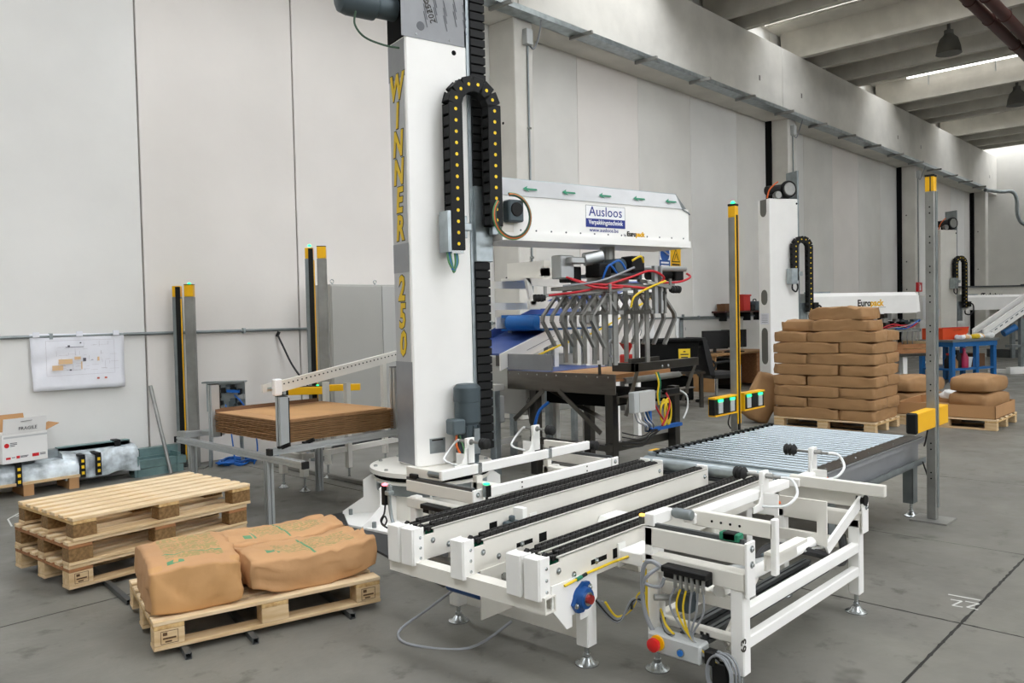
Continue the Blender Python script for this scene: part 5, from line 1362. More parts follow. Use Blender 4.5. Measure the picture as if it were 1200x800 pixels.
MB().cyl((GX + 0.4, GY - 0.12, 1.97), (GX + 0.7, GY - 0.12, 1.97), 0.045, 14).box(GX + 0.7, GX + 0.82, GY - 0.2, GY - 0.05, 1.92, 2.06, 0.01).build('cylinder_end', 'black_plastic', gr, True)
MB().box(GX + 0.2, GX + 0.24, GY - 0.42, GY - 0.38, 1.6, 2.04).box(GX + 0.28, GX + 0.30, GY - 0.42, GY - 0.38, 1.6, 2.04).build('strut', 'alu', gr)
for (x0, y0, x1, y1, z) in ((GX - 0.1, GY - 0.42, GX - 0.82, GY - 0.1, 1.76), (GX + 0.1, GY - 0.42, GX + 0.36, GY - 0.46, 1.82), (GX + 0.3, GY - 0.1, GX + 0.98, GY + 0.1, 1.85)):
    a = MB().bar((x0, y0, z + 0.07), (x1, y1, z + 0.02), 0.03, 0.03).bar((x1, y1, z), (x1, y1, z + 0.1), 0.01, 0.03).build('cup_arm', 'steel_raw', gr)
    d = Vector((x1 - x0, y1 - y0, 0)).normalized()
    cp = MB()
    for k in range(3): cp.cyl((x1 + d.x * (0.02 + 0.03 * k), y1 + d.y * (0.02 + 0.03 * k), z), (x1 + d.x * (0.044 + 0.03 * k), y1 + d.y * (0.044 + 0.03 * k), z - 0.003), 0.034, 14)
    cp.cyl((x1, y1, z), (x1 + d.x * 0.1, y1 + d.y * 0.1, z), 0.026, 12).build('suction_cup', 'rubber', gr, True)
for pts in ([(GX - 0.8, GY - 0.12, 1.78), (GX - 0.5, GY - 0.3, 1.82), (GX - 0.1, GY - 0.42, 1.93), (GX + 0.12, GY - 0.45, 1.99), (GX + 0.3, GY - 0.44, 1.93), (GX + 0.22, GY - 0.42, 1.86)],
            [(GX - 0.62, GY - 0.15, 1.94), (GX - 0.5, GY - 0.3, 1.88), (GX - 0.3, GY - 0.4, 1.86), (GX + 0.1, GY - 0.44, 1.83)],
            [(GX + 0.4, GY - 0.3, 1.89), (GX + 0.65, GY - 0.3, 1.9), (GX + 0.86, GY - 0.24, 1.95), (GX + 0.85, GY - 0.2, 1.99)],
            [(GX - 0.6, GY - 0.2, 1.92), (GX - 0.45, GY - 0.36, 1.84), (GX - 0.2, GY - 0.42, 1.84)]):
    MB().tube(pts, 0.011).build('red_hose', 'red_hose', gr, True)
for pts, m_ in (([(GX - 0.3, GY - 0.32, 2.02), (GX - 0.2, GY - 0.38, 2.08), (GX - 0.1, GY - 0.36, 2.0)], 'blue_hose'), ([(GX - 0.35, GY - 0.32, 1.9), (GX - 0.3, GY - 0.36, 2.04), (GX - 0.2, GY - 0.36, 1.96)], 'blue_hose'),
                ([(GX + 0.32, GY - 0.44, 1.9), (GX + 0.1, GY - 0.46, 1.84), (GX - 0.08, GY - 0.45, 1.76), (GX - 0.12, GY - 0.44, 1.66)], 'yellow_cable'), ([(GX - 0.06, GY - 0.4, 2.08), (GX + 0.02, GY - 0.43, 2.12), (GX + 0.08, GY - 0.4, 2.07)], 'yellow_cable'),
                ([(GX - 0.7, GY - 0.2, 1.86), (GX - 0.4, GY - 0.36, 1.9), (GX - 0.05, GY - 0.42, 2.02)], 'grey_cable')):
    MB().tube(pts, 0.01).build('small_hose', m_, gr, True)

# ---- the two further columns of the same kind
def far_robot(label, loc, rz, cw, cd, logo, tone):
    t = thing('palletizing_robot', label, 'palletiser', loc, rz)
    c = MB().box(0, cw, 0.0, cd, 0.15, 3.79, 0.012).build('column', tone, t)
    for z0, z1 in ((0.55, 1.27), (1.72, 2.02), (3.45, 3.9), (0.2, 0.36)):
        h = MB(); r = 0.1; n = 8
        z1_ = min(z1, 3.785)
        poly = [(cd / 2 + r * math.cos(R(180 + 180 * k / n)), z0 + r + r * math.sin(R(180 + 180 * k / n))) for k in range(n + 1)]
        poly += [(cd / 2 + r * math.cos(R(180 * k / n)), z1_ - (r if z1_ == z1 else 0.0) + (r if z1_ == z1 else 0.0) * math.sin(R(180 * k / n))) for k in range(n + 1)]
        h.prism(poly, 'x', -0.004, 0.004).build('lightening_hole', 'hole_shade', c)  # flat plate, the hole's inner shade is only its colour
    MB().box(-0.003, -0.001, 0.05, cd - 0.05, 1.34, 1.56).build('notice_sheet', 'paper', c)
    b = MB()
    for k in range(5): b.box(-0.005, -0.003, 0.09, cd - 0.1, 1.38 + 0.035 * k, 1.386 + 0.035 * k)
    stuff(b.build('notice_print', 'ink', c, split=False))
    MB().box(cw, cw + 0.04, 0.02, cd - 0.02, 0.15, 4.35).build('guide_rail', 'galv_dull', t)
    MB().cyl((cw - 0.03, -0.004, 3.7), (cw - 0.03, 0.003, 3.7), 0.02, 10).build('fixing_hole', 'black_matte', c)
    m = MB().cyl((0.02, 0.1, 3.95), (0.38, 0.1, 4.0), 0.09, 12).box(0.22, 0.5, 0.05, 0.2, 3.80, 3.98, 0.01).build('head_motor', 'black_plastic', t)
    MB().lathe([(0.16, -0.02), (0.17, 0.0), (0.17, 0.05), (0.05, 0.055)], (0.46, 0, 3.98), 20, 'y').build('belt_pulley', 'black_plastic', m, True)
    MB().lathe([(0.12, -0.03), (0.13, -0.02)], (0.46, 0, 3.98), 18, 'y').build('pulley_disc', 'steel_raw', m, True)
    MB().lathe([(0.07, -0.03), (0.08, 0.05)], (0.2, 0, 3.86), 14, 'y').build('small_pulley', 'steel_raw', m, True)
    MB().tube([(0.0, 0.06, 3.8), (0.02, 0.02, 3.95), (0.12, 0.02, 4.05), (0.22, 0.02, 4.12)], 0.014).build('motor_cable', 'orange_wire', m, True)
    cable_chain(t, cw - 0.17, cw + 0.17, -0.1, 2.2, 1.55, 3.05, 0.12, 0.1)
    MB().box(cw - 0.3, cw - 0.17, -0.2, -0.03, 2.12, 2.42, 0.004).box(cw - 0.1, cw, -0.12, 0.0, 2.28, 2.36).build('chain_trough', 'galv', t)
    MB().tube([(cw - 0.22, -0.1, 2.12), (cw - 0.22, -0.1, 2.02), (cw - 0.14, -0.1, 1.97), (cw - 0.1, -0.1, 2.05), (cw - 0.12, -0.1, 2.15)], 0.016).build('hose', 'black_cable', t, True)
    MB().box(cw + 0.04, cw + 0.2, 0.0, cd, 1.2, 1.75, 0.005).build('carriage', 'galv', t)
    a = MB().prism([(-0.12, 1.5), (0.34, 1.5), (0.34, 1.86), (0.28, 1.93), (-0.06, 1.93), (-0.12, 1.86)], 'x', cw + 0.2, cw + 2.8).prism([(-0.1, 1.52), (0.32, 1.52), (0.3, 1.92), (-0.05, 1.92)], 'x', cw + 2.8, cw + 2.9).build('arm', 'white_paint', t)
    MB().box(cw + 0.2, cw + 0.7, -0.06, 0.1, 1.93, 1.96).build('arm_plate', 'galv', a)
    if logo:
        text('arm_lettering', 'Euro', 'letter_dark', a, (cw + 1.3, -0.1215, 1.66), (1, 0, 0), (0, 0, 1), 0.18, bold=0.007, sx=0.95)
        text('arm_lettering', 'pack', 'sign_yellow', a, (cw + 1.62, -0.1215, 1.66), (1, 0, 0), (0, 0, 1), 0.18, bold=0.007, sx=0.95)
        MB().box(cw + 1.65, cw + 2.0, -0.122, -0.12, 1.625, 1.632).build('arm_lettering', 'ink', a)
    MB().tube([(cw + 0.25, -0.14, 1.72), (cw + 0.36, -0.2, 1.66), (cw + 0.38, -0.2, 1.48), (cw + 0.28, -0.18, 1.38), (cw + 0.16, -0.14, 1.4), (cw + 0.15, -0.12, 1.5)], 0.02).build('hose_loop', 'black_cable', t, True)
    MB().box(cw + 0.2, cw + 0.32, -0.2, -0.12, 1.6, 1.75, 0.01).build('arm_motor', 'black_plastic', t)
    MB().lathe([(0.55, 0.0), (0.55, 0.03)], (cw / 2, cd / 2, 0), 12).lathe([(0.4, 0.03), (0.4, 0.12), (0.45, 0.15)], (cw / 2, cd / 2, 0), 24).build('base_plate', 'white_paint2', t)
    gx = cw + 2.25
    g = MB().box(gx - 0.05, gx + 0.05, 0.05, 0.15, 1.35, 1.5).box(gx - 0.5, gx + 0.5, -0.25, -0.2, 1.12, 1.16).box(gx - 0.5, gx + 0.5, 0.35, 0.4, 1.12, 1.16).box(gx - 0.5, gx - 0.45, -0.25, 0.4, 1.12, 1.16).box(gx + 0.45, gx + 0.5, -0.25, 0.4, 1.12, 1.16).build('gripper', 'steel_raw', t)
    random.seed(hash(label) % 97 if False else int(cw * 100))
    for k in range(34):
        x = gx + random.uniform(-0.6, 0.5); y = random.uniform(-0.25, 0.3); z = random.uniform(1.1, 1.38)
        MB().box(x, x + random.uniform(0.06, 0.2), y, y + 0.1, z, z + random.uniform(0.03, 0.12), 0.006).build('gripper_unit', random.choice(('black_plastic', 'stainless_dk', 'steel_raw', 'black_plastic', 'motor_grey')), g)
    for k in range(8):
        x = gx - 0.46 + k * 0.13
        MB().bar((x, -0.24, 1.14), (x - 0.04, -0.26, 0.98), 0.016, 0.03).bar((x - 0.04, -0.26, 0.98), (x + 0.03, -0.2, 0.86), 0.016, 0.03).build('gripper_finger', 'steel_raw', g)
    for k in range(4):
        MB().tube([(gx - 0.5 + 0.1 * k, -0.28, 1.2), (gx - 0.2 + 0.1 * k, -0.3, 1.28 - 0.03 * k), (gx + 0.2 + 0.08 * k, -0.28, 1.2 + 0.05 * k), (gx + 0.5, -0.2, 1.3)], 0.012).build('hose', ('red_hose', 'red_hose', 'grey_cable', 'blue_hose')[k], g, True)
    return t
far_robot('white column palletiser with holed side behind the tall bag stack', (14.93, 7.17, 0), R(-29), 0.66, 0.38, True, 'white_paint')
far_robot('farthest grey-white column palletiser behind the blue workbench', (25.0, 6.9, 0), R(-28), 0.6, 0.42, False, 'white_paint2')

# ================================================================== PICK-UP CONVEYOR UNDER THE GRIPPER
t = thing('pickup_conveyor', 'dark stainless pick-up conveyor on braced legs below the gripper', 'conveyor', (6.0, 4.3, 0))
pl_ = MB().box(-0.012, 0.0, 0.08, 1.45, 0.86, 1.05, 0.003).build('side_plate', 'stainless', t)
for k in range(11): obj('bolt', sbolt, pl_, (-0.012, 0.16 + k * 0.125, 1.02), (0, 0, R(90)))
MB().box(-0.012, 0.0, 1.45, 1.9, 0.88, 1.07, 0.003).build('side_plate', 'cabinet_grey', t)
MB().box(0.0, 1.1, 0.1, 1.9, 0.98, 1.0).build('slide_bed', 'wood_red', t)
MB().box(0.02, 1.1, 0.2, 1.0, 1.0, 1.035).build('rubber_mat', 'cardboard', t)
MB().box(0.02, 1.1, 1.0, 1.9, 1.0, 1.04).build('belt', 'blue_belt_dk', t)
MB().box(0.1, 1.22, -0.06, -0.01, 1.07, 1.15, 0.004).box(0.1, 0.16, -0.06, 0.2, 1.07, 1.15, 0.004).box(0.12, 0.6, 0.0, 0.03, 1.12, 1.19, 0.003).build('stop_beam', 'stainless_dk', t)
for x in (0.55, 0.65): obj('bolt', bolt, t, (x, -0.06, 1.1), (0, 0, math.pi))
MB().box(0.0, 1.2, 0.05, 0.08, 0.78, 0.84).box(0.0, 1.2, -0.03, 0.08, 0.84, 0.85).build('cross_channel', 'stainless', t)
MB().cyl((0.15, 0.1, 0.98), (1.1, 0.1, 0.98), 0.03, 12).build('end_roller', 'steel_raw', t, True)
for k, (x, y) in enumerate(((0.04, 0.2), (0.04, 1.15), (0.98, 0.12), (0.98, 1.2))):
    MB().box(x, x + 0.09, y - 0.045, y + 0.045, 0.0, 0.87, 0.004).build('leg', 'stainless_dk', t)
for p, q in (((-0.02, 0.95, 0.87), (-0.02, 1.35, 0.55)), ((-0.02, 0.75, 0.87), (-0.02, 0.25, 0.5)), ((0.0, -0.02, 0.68), (0.16, -0.05, 1.1)), ((1.0, 0.0, 0.72), (1.18, -0.04, 1.08)), ((0.08, 0.95, 0.87), (0.6, 0.6, 0.5)), ((0.08, 1.25, 0.75), (0.5, 1.6, 0.45))):
    MB().bar(p, q, 0.045, 0.012, (1, 0, 0) if p[0] < 0 else (0, 1, 0)).build('brace', 'stainless', t)
MB().box(0.0, 1.05, 0.16, 0.22, 0.32, 0.40).box(0.04, 0.1, 0.2, 1.2, 0.32, 0.38).build('stretcher', 'stainless_dk', t)
MB().box(0.2, 1.0, 0.3, 1.1, 0.72, 0.84).build('underframe', 'black_matte', t)
jb = MB().box(0.03, 0.36, -0.1, -0.03, 0.70, 0.89, 0.006).build('junction_box', 'plastic_grey', t)
MB().box(0.1, 0.355, -0.105, -0.1, 0.705, 0.885).build('box_lid', 'cabinet_grey2', jb)
for k in range(5): MB().tube([(0.08 + 0.05 * k, -0.06, 0.70), (0.1 + 0.05 * k, -0.08, 0.62), (0.2 + 0.035 * k, -0.09, 0.57), (0.26 + 0.03 * k, -0.06, 0.52)], 0.007).build('cable', 'white_tube' if k % 2 else 'grey_cable', jb, True)
for k in range(4): MB().tube([(-0.1, -0.05, 0.42 + 0.04 * k), (0.1, -0.12, 0.4 + 0.03 * k), (0.3, -0.1, 0.46 + 0.02 * k), (0.5, -0.06, 0.5)], 0.006).build('cable', 'black_cable', jb, True)
MB().box(0.3, 0.86, -0.08, -0.02, 0.5, 0.53).box(0.3, 0.33, -0.08, -0.02, 0.5, 0.78).build('cable_tray_blue', 'blue_hose', t)
for k in range(6):
    a0 = 0.8 * k
    MB().tube([(0.55 + 0.07 * (k % 2) + 0.06 * math.cos(a0 + j), -0.07, 0.66 + 0.09 * math.sin(a0 + j) * (1 + 0.2 * (k % 3))) for j in range(8)], 0.008).build('coiled_cable', 'yellow_cable', t, True)
MB().tube([(0.42, -0.07, 1.05), (0.44, -0.09, 0.95), (0.43, -0.08, 0.84), (0.45, -0.08, 0.74)], 0.008).build('coiled_cable', 'yellow_cable', t, True)
MB().tube([(0.46, -0.07, 1.05), (0.47, -0.09, 0.95), (0.46, -0.08, 0.84), (0.46, -0.08, 0.74)], 0.008).build('green_cable', 'green_mark', t, True)
MB().tube([(0.62, -0.05, 0.84), (0.64, -0.08, 0.74), (0.58, -0.08, 0.62), (0.5, -0.08, 0.54)], 0.01).tube([(0.4, -0.05, 0.78), (0.44, -0.08, 0.68), (0.52, -0.08, 0.6)], 0.008).build('red_hose', 'red_hose', t, True)
MB().tube([(0.9, -0.03, 0.84), (0.98, -0.06, 0.78), (0.99, -0.06, 0.66), (0.93, -0.05, 0.56)], 0.009).build('white_hose', 'white_tube', t, True)
MB().box(0.62, 0.86, -0.06, 0.0, 0.82, 0.87, 0.005).build('valve_block', 'black_plastic', t)
MB().tube([(0.0, 0.9, 0.75), (-0.03, 1.0, 0.66), (-0.04, 1.06, 0.5), (-0.04, 1.08, 0.38)], 0.016).build('blue_hose', 'blue_hose', t, True)
MB().box(-0.02, 0.0, 0.25, 0.27, 1.04, 1.14).build('stop_pin', 'stainless_dk', t)
MB().box(0.0, 0.02, 0.85, 1.45, 1.06, 1.22, 0.003).build('guide_plate', 'film_grey', t)
MB().box(0.0, 0.04, 1.45, 1.62, 1.09, 1.20).build('motor_end', 'stainless_dk', t)
# grey stand next to the bellows
t = thing('support_leg_frame', 'pale grey support legs beside the black bellows, left of the pick-up conveyor', 'machine frame', (5.75, 5.7, 0))
for x, y in ((0.0, 0.0), (0.35, 0.35)):
    MB().box(x, x + 0.08, y, y + 0.08, 0.0, 0.88, 0.004).build('leg', 'galv', t)
MB().box(0.0, 0.43, 0.3, 0.43, 0.86, 1.02, 0.004).box(-0.02, 0.12, -0.02, 0.4, 0.86, 0.92).build('top_block', 'cabinet_grey', t)
MB().box(0.1, 0.3, 0.15, 0.28, 0.5, 0.78, 0.01).build('small_cabinet', 'plastic_grey', t)
MB().box(0.0, 0.4, 0.02, 0.06, 0.3, 0.36).build('stretcher', 'cabinet_grey', t)
# inclined belt conveyor
t = thing('incline_conveyor', 'white inclined belt conveyor with blue belt rising behind the gripper', 'conveyor', (6.0, 5.75, 0))
def pi(x, z): return (x, 1.08 + (x - 0.0) * 0.30 + z)
MB().prism([pi(-0.1, 0.0), pi(2.75, 0.0), pi(2.75, 0.17), pi(-0.1, 0.17)], 'y', 0.0, 0.02).build('side_panel', 'white_paint', t)
MB().prism([pi(-0.1, 0.0), pi(2.75, 0.0), pi(2.75, 0.17), pi(-0.1, 0.17)], 'y', 0.72, 0.74).build('side_panel', 'white_paint', t)
MB().prism([pi(0.0, 0.12), pi(2.75, 0.12), pi(2.75, 0.14), pi(0.0, 0.14)], 'y', 0.02, 0.72).build('belt', 'blue_belt_dk', t)
MB().prism([pi(0.0, 0.14), pi(2.7, 0.14), pi(2.7, 0.3), pi(0.0, 0.22)], 'y', 0.70, 0.715).build('belt_side', 'blue_belt_dk', t)
MB().cyl((2.75, 0.0, 1.98), (2.75, 0.74, 1.98), 0.08, 16).build('head_roller', 'white_paint2', t, True)
b = MB()
for x in (0.3, 0.9, 1.5, 2.1): b.prism([pi(x, 0.07), pi(x + 0.45, 0.07), pi(x + 0.45, 0.075), pi(x, 0.075)], 'y', -0.003, 0.0)
stuff(b.build('panel_joint', 'grey_print', t, split=False))
for x, y in ((0.75, 0.0), (1.3, 0.0), (1.55, 0.7), (1.9, 0.02), (2.35, 0.02)):
    MB().box(x, x + 0.07, y, y + 0.07, 0.0, pi(x, 0.02)[1]).build('leg', 'white_paint', t)
MB().box(0.6, 1.5, 0.3, 0.9, 0.5, 1.15, 0.01).build('drive_guard', 'cabinet_grey2', t)
MB().tube([(0.2, -0.03, 1.12), (0.8, -0.05, 1.28), (1.4, -0.05, 1.4), (2.1, -0.04, 1.62), (2.6, -0.03, 1.8)], 0.012).tube([(0.45, -0.04, 1.18), (0.44, -0.05, 1.08), (0.5, -0.05, 1.02)], 0.014).build('yellow_cable', 'yellow_cable', t, True)
MB().tube([(1.75 + 0.07 * math.cos(a), -0.03, 1.2 + 0.1 * math.sin(a)) for a in [R(30 * k) for k in range(14)]], 0.012, 7, 2).build('cable_coil', 'grey_cable', t, True)
MB().box(0.15, 0.27, -0.08, 0.0, 1.1, 1.18, 0.01).build('sensor_box', 'black_plastic', t)
# upper flattening conveyor
t = thing('flattening_conveyor', 'white upper conveyor with thick bright blue belt roller above the incline', 'conveyor', (6.25, 6.0, 0))
MB().lathe([(0.05, -0.34), (0.075, -0.33), (0.085, -0.2), (0.085, 0.08), (0.05, 0.09)], (0.2, 0.05, 1.53), 22, 'y').build('belt_roller', 'blue_belt', t, True)
MB().box(0.28, 1.6, -0.26, 0.34, 1.585, 1.62).box(0.28, 1.6, -0.26, 0.34, 1.445, 1.46).build('belt', 'blue_belt', t)
MB().box(0.22, 1.7, -0.3, -0.28, 1.47, 1.60, 0.003).box(0.22, 1.7, 0.36, 0.38, 1.47, 1.6, 0.003).build('side_plate', 'white_paint', t)
MB().prism([(0.05, 1.68), (0.95, 1.68), (0.95, 1.76), (0.05, 1.76)], 'y', -0.30, -0.27).prism([(0.1, 1.92), (0.8, 1.92), (0.8, 2.0), (0.0, 2.0)], 'y', -0.30, -0.27).prism([(0.0, 2.0), (0.07, 2.0), (0.16, 1.72), (0.08, 1.72)], 'y', -0.30, -0.27).prism([(0.5, 1.74), (0.58, 1.74), (0.9, 1.95), (0.8, 1.95)], 'y', -0.30, -0.27).build('lift_frame', 'white_paint', t)
MB().prism([(0.05, 1.68), (0.95, 1.68), (0.95, 1.76), (0.05, 1.76)], 'y', 0.34, 0.37).prism([(0.1, 1.92), (0.8, 1.92), (0.8, 2.0), (0.0, 2.0)], 'y', 0.34, 0.37).build('lift_frame', 'white_paint2', t)
MB().box(0.3, 0.8, -0.28, 0.35, 2.0, 2.03).box(0.35, 0.45, -0.25, 0.3, 2.03, 2.2).box(0.35, 0.9, -0.25, -0.2, 2.03, 2.12).build('head_plate', 'white_paint2', t)
MB().box(0.95, 1.2, -0.36, -0.22, 1.5, 1.72, 0.02).build('gear_motor', 'alu', t)
for x in (0.4, 1.5):
    for y in (-0.24, 0.3): MB().box(x, x + 0.06, y, y + 0.06, 0.0, 1.47).build('leg', 'galv', t)

# ================================================================== BAG STACKS IN THE BACKGROUND
BAGV = [bag_mesh(0.90, 0.455, 0.172, 2.0 + 3.3 * k, 'kraft_far', nx=20, wr=0.022, rnd=0.05) for k in range(3)]
for _m in BAGV: _m.name = 'bag_far'
SX, SY = 10.6, 3.7
p = pallet('pallet under the tall stack of brown bags', (SX + 0.93, SY, 0), R(90), 1.36, 0.93, 'wood_new', 5, 0.12)
LH = 0.1465
names = ['lowest', 'second', 'third', 'fourth', 'fifth', 'sixth', 'seventh', 'eighth']
random.seed(11)
for L_ in range(8):
    z = 0.143 + L_ * LH
    if L_ % 2 == 0: slots = [(0.46, 0.235, 0, 'right'), (0.235, 0.915, 90, 'left front'), (0.69, 0.915, 90, 'left rear')]
    else: slots = [(0.235, 0.445, 90, 'long front'), (0.69, 0.445, 90, 'long rear'), (0.46, 1.125, 0, 'left')]
    for (bx, by, ra, w) in slots:
        o = obj('paper_bag', random.choice(BAGV), None, (SX + bx + random.uniform(-0.012, 0.012), SY + by + random.uniform(-0.01, 0.01), z), (0, 0, R(ra) + random.uniform(-0.015, 0.015) + (math.pi if random.random() < 0.5 else 0)))
        tag(o, 'brown paper bag, %s one of the %s layer in the tall stack' % (w, names[L_]), 'bag', 'bags in the tall stack')
z = 0.143 + 8 * LH
for (bx, by, ra, dz, sc, lb) in ((0.5, 1.08, 4, 0, (0.9, 0.98, 1), 'brown paper bag lying alone on the left of the ninth layer'), (0.26, 0.46, 88, 0, (0.9, 1, 1), 'brown paper bag on the right of the ninth layer under the top bag'), (0.3, 0.5, 78, LH, (0.86, 1, 1.12), 'topmost brown paper bag crowning the tall stack')):
    o = obj('paper_bag', BAGV[1], None, (SX + bx, SY + by, z + dz), (0, 0, R(ra)))
    o.scale = sc
    tag(o, lb, 'bag', 'bags in the tall stack')
# leaning bag
o = obj('paper_bag', bag_mesh(0.72, 0.42, 0.24, 31.0, 'kraft_far', nx=16, wr=0.03, rnd=0.2), None)
ax = (Vector((10.99, 5.24, 0.68)) - Vector((10.72, 5.46, 0.0))).normalized()
az = Vector((-0.72, -0.68, 0.1)); az = (az - ax * az.dot(ax)).normalized(); ay = az.cross(ax)
cen = Vector((10.88, 5.36, 0.36)) - az * 0.12
o.matrix_world = Matrix(((ax.x, ay.x, az.x, cen.x), (ax.y, ay.y, az.y, cen.y), (ax.z, ay.z, az.z, cen.z), (0, 0, 0, 1)))
tag(o, 'brown paper bag standing on end, leaning against the tall stack', 'bag')

# low pallet with a tray of bags on the right
SB = R(-8)
p = pallet('low pallet carrying the cardboard tray and bags at the right edge', (12.8, 2.58, 0), R(90), 1.25, 1.1, 'wood_new', 5, 0.12)
tr = thing('cardboard_tray', 'shallow brown cardboard tray on the low pallet at the right', 'tray', (12.8, 2.58, 0.143), R(90))
b = MB().box(0.02, 1.23, 0.02, 1.08, 0, 0.01).box(0.02, 1.23, 0.02, 0.03, 0, 0.17).box(0.02, 1.23, 1.07, 1.08, 0, 0.17).box(0.02, 0.03, 0.02, 1.08, 0, 0.17).box(1.22, 1.23, 0.02, 1.08, 0, 0.17)
b.build('tray_wall', 'cardboard', tr)
BL = [bag_mesh(0.84, 0.5, 0.27, 41.0 + 7 * k, 'kraft_far', nx=16, wr=0.022, rnd=0.24) for k in range(2)]
def tb_(x, y): return (12.8 - y, 2.58 + x)
for (lx, ly, z, ra, lb, k) in ((0.33, 0.55, 0.245, 80, 'brown bag at the bottom of the pair on the cardboard tray', 0), (0.33, 0.55, 0.465, 84, 'rounded brown bag on top of the pair on the cardboard tray', 1), (0.88, 0.55, 0.155, 85, 'flat brown bag in the middle of the cardboard tray', 0), (0.34, 0.56, 0.155, 88, 'flattened brown bag lying in the tray under the pair', 0)):
    x, y = tb_(lx, ly)
    o = obj('paper_bag', BL[k], None, (x, y, z), (0, 0, R(90 + ra)))
    o.scale = (0.98, 1, 0.38 if z < 0.2 else 0.88)
    tag(o, lb, 'bag')
x, y = tb_(0.78, 0.2)
o = obj('plastic_wrap', bag_mesh(0.3, 0.2, 0.12, 77.0, 'white_tube', nx=10, wr=0.05, rnd=0.4), None, (x, y, 0.30), (0, 0, 1.0))
tag(o, 'crumpled white plastic on the middle bag of the tray', 'plastic')
p = pallet('pallet with two slumped bags behind the near light curtain post', (13.0, 3.72, 0), R(0), 0.9, 0.9, 'wood_new', 4, 0.12)
for (x, y, z, s_, lb, k) in ((13.4, 4.12, 0.143, 0.7, 'lower slumped brown bag on the pallet beside the tall stack', 0), (13.38, 4.1, 0.32, 0.95, 'upper slumped brown bag on the pallet beside the tall stack', 1)):
    o = obj('paper_bag', BL[k], None, (x, y, z), (0, 0, R(82 + 74)))
    o.scale = (1.0, 1.1, s_); tag(o, lb, 'bag')

# ================================================================== OFFICE CORNER AND BACKGROUND
t = thing('office_chair', 'black leather swivel office chair with chrome star base by the desk', 'chair', (12.85, 7.2, 0), R(-25))
MB().box(-0.26, 0.26, -0.26, 0.26, 0.44, 0.56, 0.05).build('seat', 'leather', t, True)
MB().prism([(-0.3, 0.52), (-0.2, 0.52), (-0.26, 0.8), (-0.38, 1.17), (-0.46, 1.17), (-0.38, 0.8)], 'y', -0.25, 0.25).build('backrest', 'leather', t)
MB().box(-0.44, -0.3, -0.2, 0.2, 0.98, 1.14, 0.03).build('headrest', 'leather', t, True)
for y in (-0.31, 0.27): MB().tube([(-0.25, y + 0.02, 0.72), (0.05, y + 0.02, 0.74), (0.2, y + 0.02, 0.66), (0.12, y + 0.02, 0.5)], 0.022).build('armrest', 'black_plastic', t, True)
MB().cyl((0, 0, 0.1), (0, 0, 0.45), 0.03, 12).build('gas_lift', 'chrome', t, True)
for k in range(5):
    a = R(72 * k)
    MB().bar((0, 0, 0.11), (0.33 * math.cos(a), 0.33 * math.sin(a), 0.075), 0.05, 0.03).build('base_arm', 'chrome', t)
    MB().lathe([(0.03, -0.02), (0.03, 0.02)], (0.33 * math.cos(a), 0.33 * math.sin(a), 0.03), 12, 'y').build('castor', 'black_plastic', t, True)
t = thing('desk', 'brown office desk along the wall behind the swivel chair', 'desk', (15.3, 8.15, 0), R(0))
MB().box(-0.9, 1.6, -0.1, 0.75, 0.72, 0.76, 0.004).build('desk_top', 'desk_wood', t)
MB().box(-0.88, -0.83, -0.05, 0.7, 0, 0.72).box(1.5, 1.55, -0.05, 0.7, 0, 0.72).build('side_panel', 'desk_wood', t)
MB().box(0.9, 1.45, -0.05, 0.6, 0.05, 0.7, 0.01).build('drawer_unit', 'wood_red', t)
MB().box(-0.85, 0.9, 0.4, 0.44, 0.08, 0.25).build('modesty_panel', 'wood_red', t)
for x, y, lb, r in ((15.05, 8.45, 'left black monitor on the desk', -35), (15.85, 8.45, 'right black monitor beside the post on the desk', -35)):
    m = thing('monitor', lb, 'monitor', (x, y, 0.76), R(r), 'desk monitors')
    MB().box(-0.29, 0.29, -0.02, 0.02, 0.08, 0.46, 0.008).build('housing', 'black_plastic', m)
    MB().box(-0.275, 0.275, -0.023, -0.02, 0.1, 0.445).build('screen', 'screen', m)
    MB().box(-0.03, 0.03, 0.0, 0.04, 0.01, 0.2).box(-0.12, 0.12, -0.06, 0.1, 0, 0.012).build('stand', 'black_plastic', m)
t = thing('keyboard', 'black keyboard lying on the desk below the monitors', 'keyboard', (15.4, 8.2, 0.76), R(-20))
MB().box(-0.22, 0.22, -0.07, 0.07, 0, 0.025, 0.006).build('case', 'black_plastic', t)
b = MB()
for i in range(12):
    for j in range(4): b.box(-0.2 + i * 0.033, -0.174 + i * 0.033, -0.055 + j * 0.029, -0.032 + j * 0.029, 0.025, 0.03)
stuff(b.build('key', 'alu_dark', t, split=False))
t = thing('computer_tower', 'black computer case with blue side on the floor under the desk', 'computer', (15.35, 8.35, 0), R(-10))
MB().box(-0.14, 0.14, -0.25, 0.25, 0.08, 0.62, 0.01).build('case', 'black_plastic', t)
MB().box(-0.12, 0.12, -0.256, -0.25, 0.3, 0.58).build('front_panel', 'alu_dark', t)
MB().box(0.14, 0.2, -0.22, 0.2, 0.1, 0.5, 0.01).build('blue_bag', 'blue_paint', t)
MB().box(-0.12, 0.12, -0.23, 0.23, 0, 0.08).build('plinth', 'black_matte', t)
t = thing('red_shelf', 'dark red wall shelf carrying a red crate and tools', 'shelf', (16.9, YW, 1.62))
MB().box(-1.0, 1.0, -0.32, 0, -0.035, 0.0).build('board', 'pipe_red', t)
for x in (-0.9, 0.2, 0.95): MB().box(x, x + 0.03, -0.3, 0, -0.22, -0.035).build('bracket', 'black_plastic', t)
